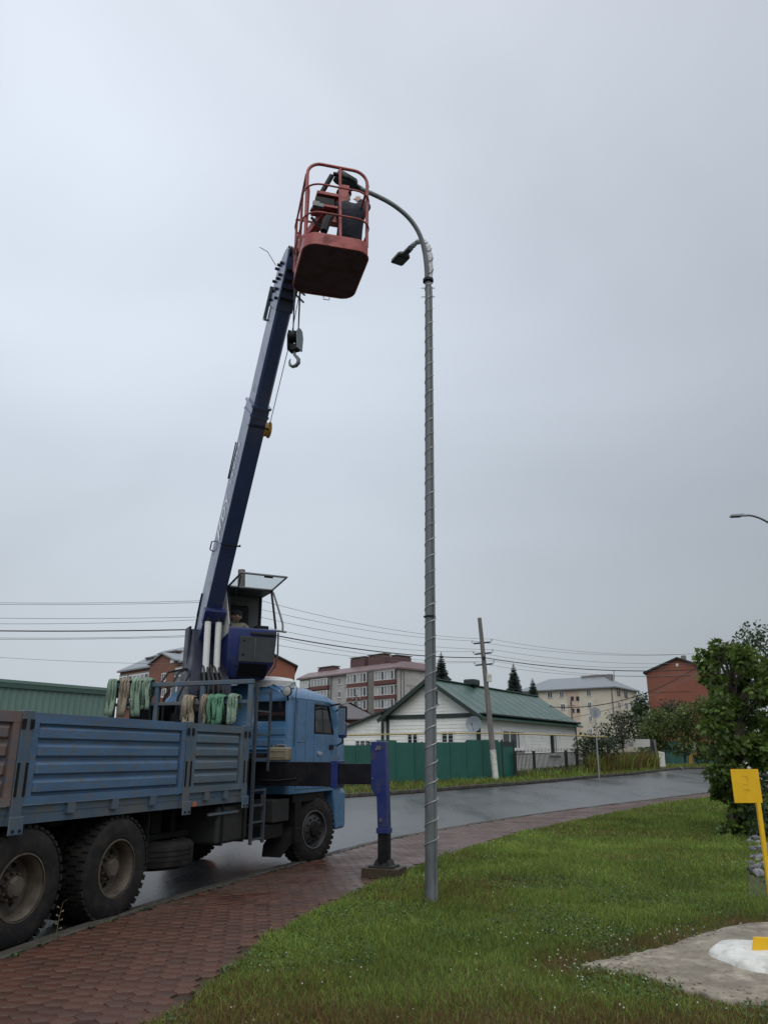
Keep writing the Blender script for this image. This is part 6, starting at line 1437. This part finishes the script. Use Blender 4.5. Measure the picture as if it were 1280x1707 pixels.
def verge_grass():
    n = 52000; i = rng.integers(60, 199, n); t = rng.random(n); A = FARK[i]*(1-t[:,None]) + FARK[np.minimum(i+1,199)]*t[:,None]
    s = rng.random(n)**1.2; P = A + np.array([-9.0,5.5])*s[:,None]*.75+np.array([-.12,.07]); x, y = P[:,0], P[:,1]
    k = (y > 24) & (y < 62); x, y, s = x[k], y[k], s[k]; n = len(x)
    dry = np.clip(vnoise(x, y, .5, 9)*1.3-.45, 0, .6)
    v, t_, c = blades(x, y, GZv(y)+.10+.04*s, .14*(.5+rng.random(n)), .03*(.7+.6*rng.random(n)), grass_cols(x, y, dry), .6)
    o = npmesh('grass', v, t_, M['grass'], c); tag(o, 'rough grass strip along the far kerb below the green fence', 'grass', kind='stuff')
verge_grass()
def flowers():
    r = random.Random(5); mb = MB(); st = MB(); cl = [(r.uniform(-.9,7), r.uniform(5.2,14)) for _ in range(48)] + [(r.uniform(1.0,3.6), r.uniform(5.6,8.2)) for _ in range(30)]
    for cx_, cy_ in cl:
        for _ in range(r.randint(2, 10)):
            x, y = cx_+r.gauss(0,.22), cy_+r.gauss(0,.22)
            if x < edge_at(LAWN, y)+.05 or inpoly(np.array([x]), np.array([y]), SLABP)[0]: continue
            z = GZ(y)+.07+r.uniform(0,.06); s = r.uniform(.004,.0075); mb.sphere((x,y,z), s, 5, 4); st.tube([(x+.01,y,GZ(y)+.03),(x,y,z)], .0015, 3)
    M['petal'] = MAT('white_petals', (.50,.50,.42), .8); M['stem'] = MAT('stem_green', (.06,.1,.025), .8)
    o = mb.build('clover_flowers', M['petal'], smooth=0, recalc=False); tag(o, 'small white clover heads scattered through the lawn', 'flowers', kind='stuff')
    s_ = st.build('stems', M['stem'], o, smooth=0, recalc=False)
    s_['kind'] = 'stuff'
flowers()
def clover():
    n = 60000; y = 4.6+7.4*rng.random(n); x = -1.4+(y*.5+1.6)*rng.random(n); k = (x > edges_at(LAWN, y)-.02) & (vnoise(x, y, 1.1, 44)+.35*vnoise(x, y, 3.7, 45) > .78) & ~inpoly(x, y, SLABP)
    x, y = x[k], y[k]; n = len(x); P = np.stack([x, y, GZv(y)+.055+.045*rng.random(n)], 1); a = rng.random(n)*6.28
    D = np.stack([np.cos(a), np.sin(a), np.full(n, .25)], 1)
    o = leaves('clover_leaves', P, D, .021, OVAL2, M['weed'], None, 46, .1, .05); tag(o, 'patches of small clover leaves in the lawn', 'clover', kind='stuff')
# broad-leaved weeds at the pavement edge and by the kerb
M['weed'] = MAT('weed_leaf', (.075,.125,.035), .6, var=.25, vscale=5, island=.4, trans=.2)
def weeds():
    r = random.Random(9); mb = MB(); spots = []
    for _ in range(150):
        y = r.uniform(5, 16); spots.append((edge_at(LAWN, y)+r.uniform(-.06,.30), y, r.uniform(.025,.06)))
    for _ in range(40): y = r.uniform(5, 11.5); spots.append((r.uniform(edge_at(LAWN,y), y*.5), y, r.uniform(.03,.06)))
    spots = [q for q in spots if not inpoly(np.array([q[0]]), np.array([q[1]]), SLABP)[0]]
    for _ in range(110): y = r.uniform(5.5, 12.5); spots.append((edge_at(KERB, y)+.17+r.uniform(-.02,.05), y, r.uniform(.015,.05)))
    for x, y, s in spots:
        for k in range(r.randint(4, 8)):
            a = r.uniform(0, 6.28); d = Vector((cos(a), sin(a), 0)); q = Vector((-d.y, d.x, 0)); p = Vector((x, y, GZ(y)+.05)); up = r.uniform(.2,.9)
            mb.add([p, p+d*s*.5+q*s*.22+zz*s*up*.6, p+d*s+zz*s*up*.7, p+d*s*.5-q*s*.22+zz*s*up*.6], [(0,1,2,3)])
    o = mb.build('weeds', M['weed'], smooth=0, recalc=False); tag(o, 'small broad leaved weeds along the pavement joints and lawn edge', 'weeds', kind='stuff')
weeds()
OVAL2 = [(0,0),(.34,.25),(.40,.65),(.12,.98),(-.12,.98),(-.40,.65),(-.34,.25)]
# tall dry stalk by the rear wheel
# ================================================================== TREES
M['bark'] = MAT('bark', (.085,.07,.055), .9, var=.3, vscale=8, stretch=(3,3,.6), bump=.6, bscale=20)
def leafmat(name, col, trans=.28, rough=.5):
    return MAT(name, col, rough, var=.2, vscale=.9, island=.42, trans=trans, spec=.4)
M['maple'] = leafmat('maple_leaf', (.098,.152,.030), .42); M['maple2'] = leafmat('dark_leaf', (.042,.074,.026)); M['shrub'] = leafmat('olive_shrub_leaf', (.095,.125,.030)); M['shrub2'] = leafmat('dark_shrub_leaf', (.028,.048,.018)); M['dry'] = leafmat('dry_reed', (.17,.145,.075), .2, .8)
M['spruce'] = leafmat('spruce_needle', (.014,.028,.020), .1, .7)
LOBE = [(0,0),(.18,.10),(.50,.06),(.36,.30),(.52,.52),(.22,.56),(0,1.0),(-.22,.56),(-.52,.52),(-.36,.30),(-.50,.06),(-.18,.10)]
OVAL = [(0,0),(.26,.30),(.22,.68),(0,1.0),(-.22,.68),(-.26,.30)]
def leaves(name, pts, dirs, size, shape, mat, parent, seed=0, droop=.5, fold=.18):
    g = np.random.default_rng(seed); n = len(pts); m = len(shape); sh = np.array(shape); s = size*(.4+.85*g.random(n))
    out = np.asarray(dirs)+g.normal(0,.55,(n,3)); out[:,2] -= droop; out /= np.linalg.norm(out,axis=1)[:,None]+1e-9
    rnd = g.normal(0,1,(n,3)); rnd[:,2] += 1.4; side = np.cross(out, rnd); side /= np.linalg.norm(side,axis=1)[:,None]+1e-9; nor = np.cross(side, out)
    co = pts[:,None,:] + (side[:,None,:]*sh[None,:,0,None] + out[:,None,:]*sh[None,:,1,None] - nor[:,None,:]*(np.abs(sh[None,:,0,None])*fold*2+sh[None,:,1,None]**2*.18))*s[:,None,None]
    tr = np.array([(0,k,k+1) for k in range(1,m-1)]); T_ = (np.arange(n)*m)[:,None,None]+tr[None]
    inv = rootmat(parent).inverted() if parent else Matrix(); off = np.array(inv.translation)
    return npmesh(name, co.reshape(-1,3)+off, T_.reshape(-1,3), mat, parent=parent)
def crown_points(centers, radii, n, seed, shell=.55):
    g = np.random.default_rng(seed); P = []; D = []; vol = np.array([np.prod(r) for r in radii]); cnt = np.maximum(8, (n*vol/vol.sum()).astype(int))
    for c, r, k in zip(centers, radii, cnt):
        d = g.normal(0,1,(k,3)); d /= np.linalg.norm(d,axis=1)[:,None]; q = g.random(k)**(1/3.)*(1-shell)+shell*g.random(k)**.35; q = np.clip(q,0,1.06)
        P.append(np.array(c)+d*q[:,None]*np.array(r)); D.append(d)
    return np.concatenate(P), np.concatenate(D)
def clumps(base_fn, n, seed):  # random blobs inside an envelope: base_fn(rand) -> centre, radius
    r = random.Random(seed); return [base_fn(r) for _ in range(n)]
def tree(name, label, base, top, env, nclump, nleaf, size, shape, mat, seed, trunk_r=.06, group=None, crad=(.25,.5), shell=.5, limbs=10, cat='tree', droop=.5):
    """env(r) -> random point in the crown envelope"""
    r = random.Random(seed); o = empty(name, base, 0, label, cat, group)
    cs = [env(r) for _ in range(nclump)]; rad = []
    for _ in cs: q = r.uniform(*crad); rad.append((q*r.uniform(.9,1.25), q*r.uniform(.9,1.25), q*r.uniform(.6,.95)))
    P, D = crown_points([tuple(c) for c in cs], rad, nleaf, seed, shell)
    cr = leaves('crown', P, D, size, shape, mat, o, seed, droop); cr['kind'] = 'stuff'
    mb = MB(); pts = [base-zz*.05]
    for k in range(1, 6): f = k/5; pts.append(base*(1-f)+top*f+Vector((r.uniform(-.05,.05), r.uniform(-.05,.05), 0))*(1 if k < 5 else 0))
    mb.tube(pts, [trunk_r*(1.15-.95*k/5) for k in range(6)], 9)
    tr_ = wb(mb, 'trunk', M['bark'], o)
    for c in r.sample(cs, min(limbs, len(cs))):
        f = min(.9, max(.15, (c.z-base.z)/(top.z-base.z)*.75)); a = base*(1-f)+top*f; m_ = (a+c)/2+zz*.08
        wb(MB().tube([a, m_, c], [trunk_r*.45, trunk_r*.28, trunk_r*.12], 6), 'limb', M['bark'], tr_)
    return o
clover()
# ---- foreground maple: narrow crown down to the ground, between road and stone bed
mb_ = G(1222,1392,.05); Ym = mb_.y
outl = [(1060,1240,1262),(1075,1185,1275),(1090,1160,1282),(1110,1152,1300),(1140,1160,1305),(1160,1165,1300),(1190,1160,1302),(1220,1165,1300),(1250,1163,1290),(1280,1172,1290),(1310,1178,1270),(1340,1188,1262),(1365,1190,1252),(1385,1198,1246)]
oy = [a[0] for a in outl]; ol = [a[1] for a in outl]; orr = [a[2] for a in outl]
def env_maple(r):
    y = r.uniform(1074,1388); l, q = np.interp(y, oy, ol), np.interp(y, oy, orr); x = r.uniform(l+14, q-10); hwid = (q-l)/2/FPX*Ym
    t = (x-(l+q)/2)/((q-l)/2+1e-6); dy = r.uniform(-1,1)*hwid*sqrt(max(0,1-t*t)); return V(x, y, Ym+dy*.9)
tree('maple_tree', 'leafy young maple with crown down to the grass at the right edge', mb_, V(1222,1068,Ym), env_maple, 120, 7600, .128, LOBE, M['maple'], 31, .075, crad=(.10,.30), limbs=80)
mt2 = Vector((V(1300,1380,Ym+3.5).x, Ym+3.5, GZ(Ym+3.5)))
outl2 = [(1045,1258,1330),(1060,1235,1350),(1080,1212,1370),(1110,1208,1380),(1150,1210,1390),(1200,1215,1390),(1250,1230,1390),(1300,1240,1380),(1340,1245,1360)]
oy2 = [a[0] for a in outl2]; ol2 = [a[1] for a in outl2]; or2 = [a[2] for a in outl2]
def env2(r):
    y = r.uniform(1050,1345); l, q = np.interp(y, oy2, ol2), np.interp(y, oy2, or2); x = r.uniform(l+6, q-6); return V(x, y, Ym+3.5+r.uniform(-1.1,1.1))
tree('leafy_tree', 'dark glossy leaved tree rising behind the maple at the right edge', mt2, V(1300,1060,Ym+3.5), env2, 170, 8200, .115, OVAL, M['maple2'], 32, .09, crad=(.2,.42), limbs=16, droop=.6)
# low plants under the maple
sh0 = G(1268,1398,.05)
tree('low_shrub', 'low dark shrub on the stones behind the yellow sign', sh0, sh0+zz*.7, lambda r: V(r.uniform(1240,1330), r.uniform(1345,1405), sh0.y+r.uniform(-.3,.5)), 36, 1400, .085, OVAL, M['shrub2'], 41, .02, crad=(.10,.2), limbs=8, cat='shrub')
# ---- bushes and small trees beyond the railing
Yq = Yr+3.0
def env_px(poly_y, l, q, Y, dpt): 
    def f(r):
        y = r.uniform(poly_y[0], poly_y[-1]); a, b = np.interp(y, poly_y, l), np.interp(y, poly_y, q); return V(r.uniform(a, b), y, Y+r.uniform(-dpt, dpt))
    return f
bq = V(1040,1280,Yq); bq.z = GZ(Yq)
tree('small_tree', 'small dark rounded tree standing behind the dry weeds and railing', bq, V(1032,1200,Yq), env_px([1192,1205,1225,1245],[1015,1000,995,1003],[1052,1058,1060,1052],Yq,1.0), 60, 3000, .17, OVAL, M['shrub2'], 51, .07, crad=(.25,.55), group='trees beyond the railing')
for k, (x0, x1, yt, yb_, yy, mt, sd, lab_) in enumerate(((1068,1120,1186,1245,Yq+8,'shrub',61,'olive bush below the red brick gable, left part'),(1110,1170,1178,1248,Yq+6,'shrub',62,'broad olive bush between the brick gable and the maple'),(1090,1150,1172,1215,Yq+14,'shrub2',63,'dark bush peeking over the olive bushes before the brick wall'),(1150,1205,1170,1255,Yq+5,'shrub',64,'tall olive bush directly left of the maple crown'))):
    b = V((x0+x1)/2,1270,yy); b.z = GZ(yy); xm = (x0+x1)/2; h = yb_-yt
    tree('bush', lab_, b, V(xm, yt+h*.2, yy), env_px([yt,yt+h*.2,yt+h*.6,yb_+8],[xm-8,x0+5,x0,x0+4],[xm+8,x1-5,x1,x1-4],yy,1.6), 70, 3600, .22, OVAL, M[mt], sd, .08, group='bushes at the end of the street', crad=(.35,.75), cat='bush')
b = V(1066,1250,150); b.z = GZ(150)
tree('far_tree', 'dark distant tree in the gap between the cream block and brick gable', b, V(1068,1165,150), env_px([1160,1180,1230],[1064,1060,1060],[1072,1078,1078],150,2), 30, 1200, .7, OVAL, M['maple2'], 71, .2, crad=(.8,1.5))
b = V(985,1250,60); b.z = GZ(60)
tree('bush', 'low dark bush at the right end of the house', b, V(985,1232,60), env_px([1228,1240,1262],[968,963,960],[1010,1018,1022],Yc+4,1.0), 50, 2200, .16, OVAL, M['shrub2'], 72, .05, crad=(.25,.5), cat='bush', group='bushes at the end of the street')
# ---- dry reeds and weeds along the railing
def reeds():
    n = 2600; x0, x1 = 962, 1092; VV = []; r = random.Random(14); xs = []; 
    P = [G(r.uniform(x0, x1), 0, 0) if False else None for _ in range(0)]
    a, b = G(866,1299,.1), G(1090,1281,.1); f = rng.random(n); f = np.where(rng.random(n) < .14, f*.45, .45+.55*f); jj = rng.random(n)
    x = a.x+(b.x-a.x)*f - jj*.5 + .35; y = a.y+(b.y-a.y)*f + jj*.9 - .25
    h = np.where(f < .42, .25+.35*rng.random(n), .5+.9*rng.random(n)); dry = np.where(f < .42, .15, .55)
    c = grass_cols(x, y, dry)*np.array([1.0,1.0,1.0]); v, t, cc = blades(x, y, GZv(y)+.06, h, .03+.03*rng.random(n), c, .55)
    o = npmesh('dry_reeds', v, t, M['grass'], cc); tag(o, 'dry pale reeds and weeds growing through the far railing', 'reeds', kind='stuff')
reeds()
# ---- spruces behind the house
def spruce(base, top, rad, label, seed):
    r = random.Random(seed); o = empty('spruce_tree', base, 0, label, 'tree', 'spruces behind the house'); H = (top-base).length
    wb(MB().tube([base, top], [.14,.02], 8), 'trunk', M['bark'], o); mb = MB(); lv_ = 64
    for k in range(lv_):
        f = k/(lv_-1); c = base*(1-f)+top*f; rr_ = rad*(1-f)**.85*(.8+.3*r.random())+.06; n = 15
        for q in range(n):
            a = 2*pi*(q+r.random())/n; d = Vector((cos(a), sin(a), 0)); s_ = Vector((-d.y, d.x, 0)); L = rr_*r.uniform(.7,1.15)
            for e in range(3):
                p0 = c + d*L*e*.28; p1 = c + d*L*(.45+e*.28) - zz*(L*.42-.05*L*e) + s_*r.uniform(-.1,.1)*L; w_ = L*.17*(1-e*.2)
                mb.add([p0, p1+s_*w_-zz*.1*L, p1+d*L*.12+zz*.02, p1-s_*w_-zz*.1*L], [(0,1,2),(0,2,3)])
    cr = wb(mb, 'crown', M['spruce'], o, smooth=0, recalc=False); cr['kind'] = 'stuff'
for (x, yt, Y_, w_, lab_) in ((735,1087,66,1.5,'spruce top nearest the gable peak of the green roof'),(855,1106,66,1.35,'middle spruce rising behind the green roof ridge'),(887,1131,70,1.2,'shortest spruce before the cream apartment block')):
    t_ = V(x, yt, Y_); spruce(Vector((t_.x, Y_, GZ(Y_))), t_, w_*1.5, lab_, int(x))
# distant tree line closing the horizon at ground level
def far_belt():
    g = np.random.default_rng(77); n = 2600; a = g.uniform(-1.2,1.2,n); d = g.uniform(210,320,n); x, y = np.sin(a)*d, np.cos(a)*d; P = np.stack([x, y, g.random(n)**.7*9.0], 1)
    D = g.normal(0,1,(n,3)); o = leaves('far_woods', P, D, 3.2, OVAL, M['shrub2'], None, 78, .2); tag(o, 'low dark distant woods on the horizon behind the buildings', 'woods', kind='stuff')
far_belt()
def pebbles():
    r = random.Random(23); mb = MB(); c = SLABP.mean(0)
    for _ in range(260):
        q = SLABP[r.randrange(len(SLABP))]; f = r.random()**.6; x, y = c[0]+(q[0]-c[0])*f, c[1]+(q[1]-c[1])*f; s_ = r.uniform(.004,.014)
        mb.sphere((x, y, .079+s_*.3), s_, 5, 4, (r.uniform(.8,1.4), r.uniform(.8,1.4), .6))
    o = mb.build('grit', M['slab'], smooth=0, recalc=False); tag(o, 'grit and crumbs lying on the concrete slab', 'grit', kind='stuff')
pebbles()
# single tall dry stalk beside the rear wheel
ks = Vector((edge_at(KERB,7.9)+.16, 7.9, .06)); st = empty('dry_stalk', ks, 0, 'thin dry weed stalk standing at the kerb beside the rear wheels', 'plant')
wb(MB().tube([ks, ks+Vector((.01,0,.16)), ks+Vector((.03,0,.30)), ks+Vector((.07,0,.33))], [.004,.003,.002,.001], 5), 'stem', M['dry'], st)
mb = MB()
for k in range(6): p = ks+Vector((.012,0,.08+.035*k)); mb.add([p, p+Vector((.03*(-1)**k,.01,.02)), p+Vector((.035*(-1)**k,0,.005))], [(0,1,2)])
wb(mb, 'leaf', M['dry'], st, recalc=False)
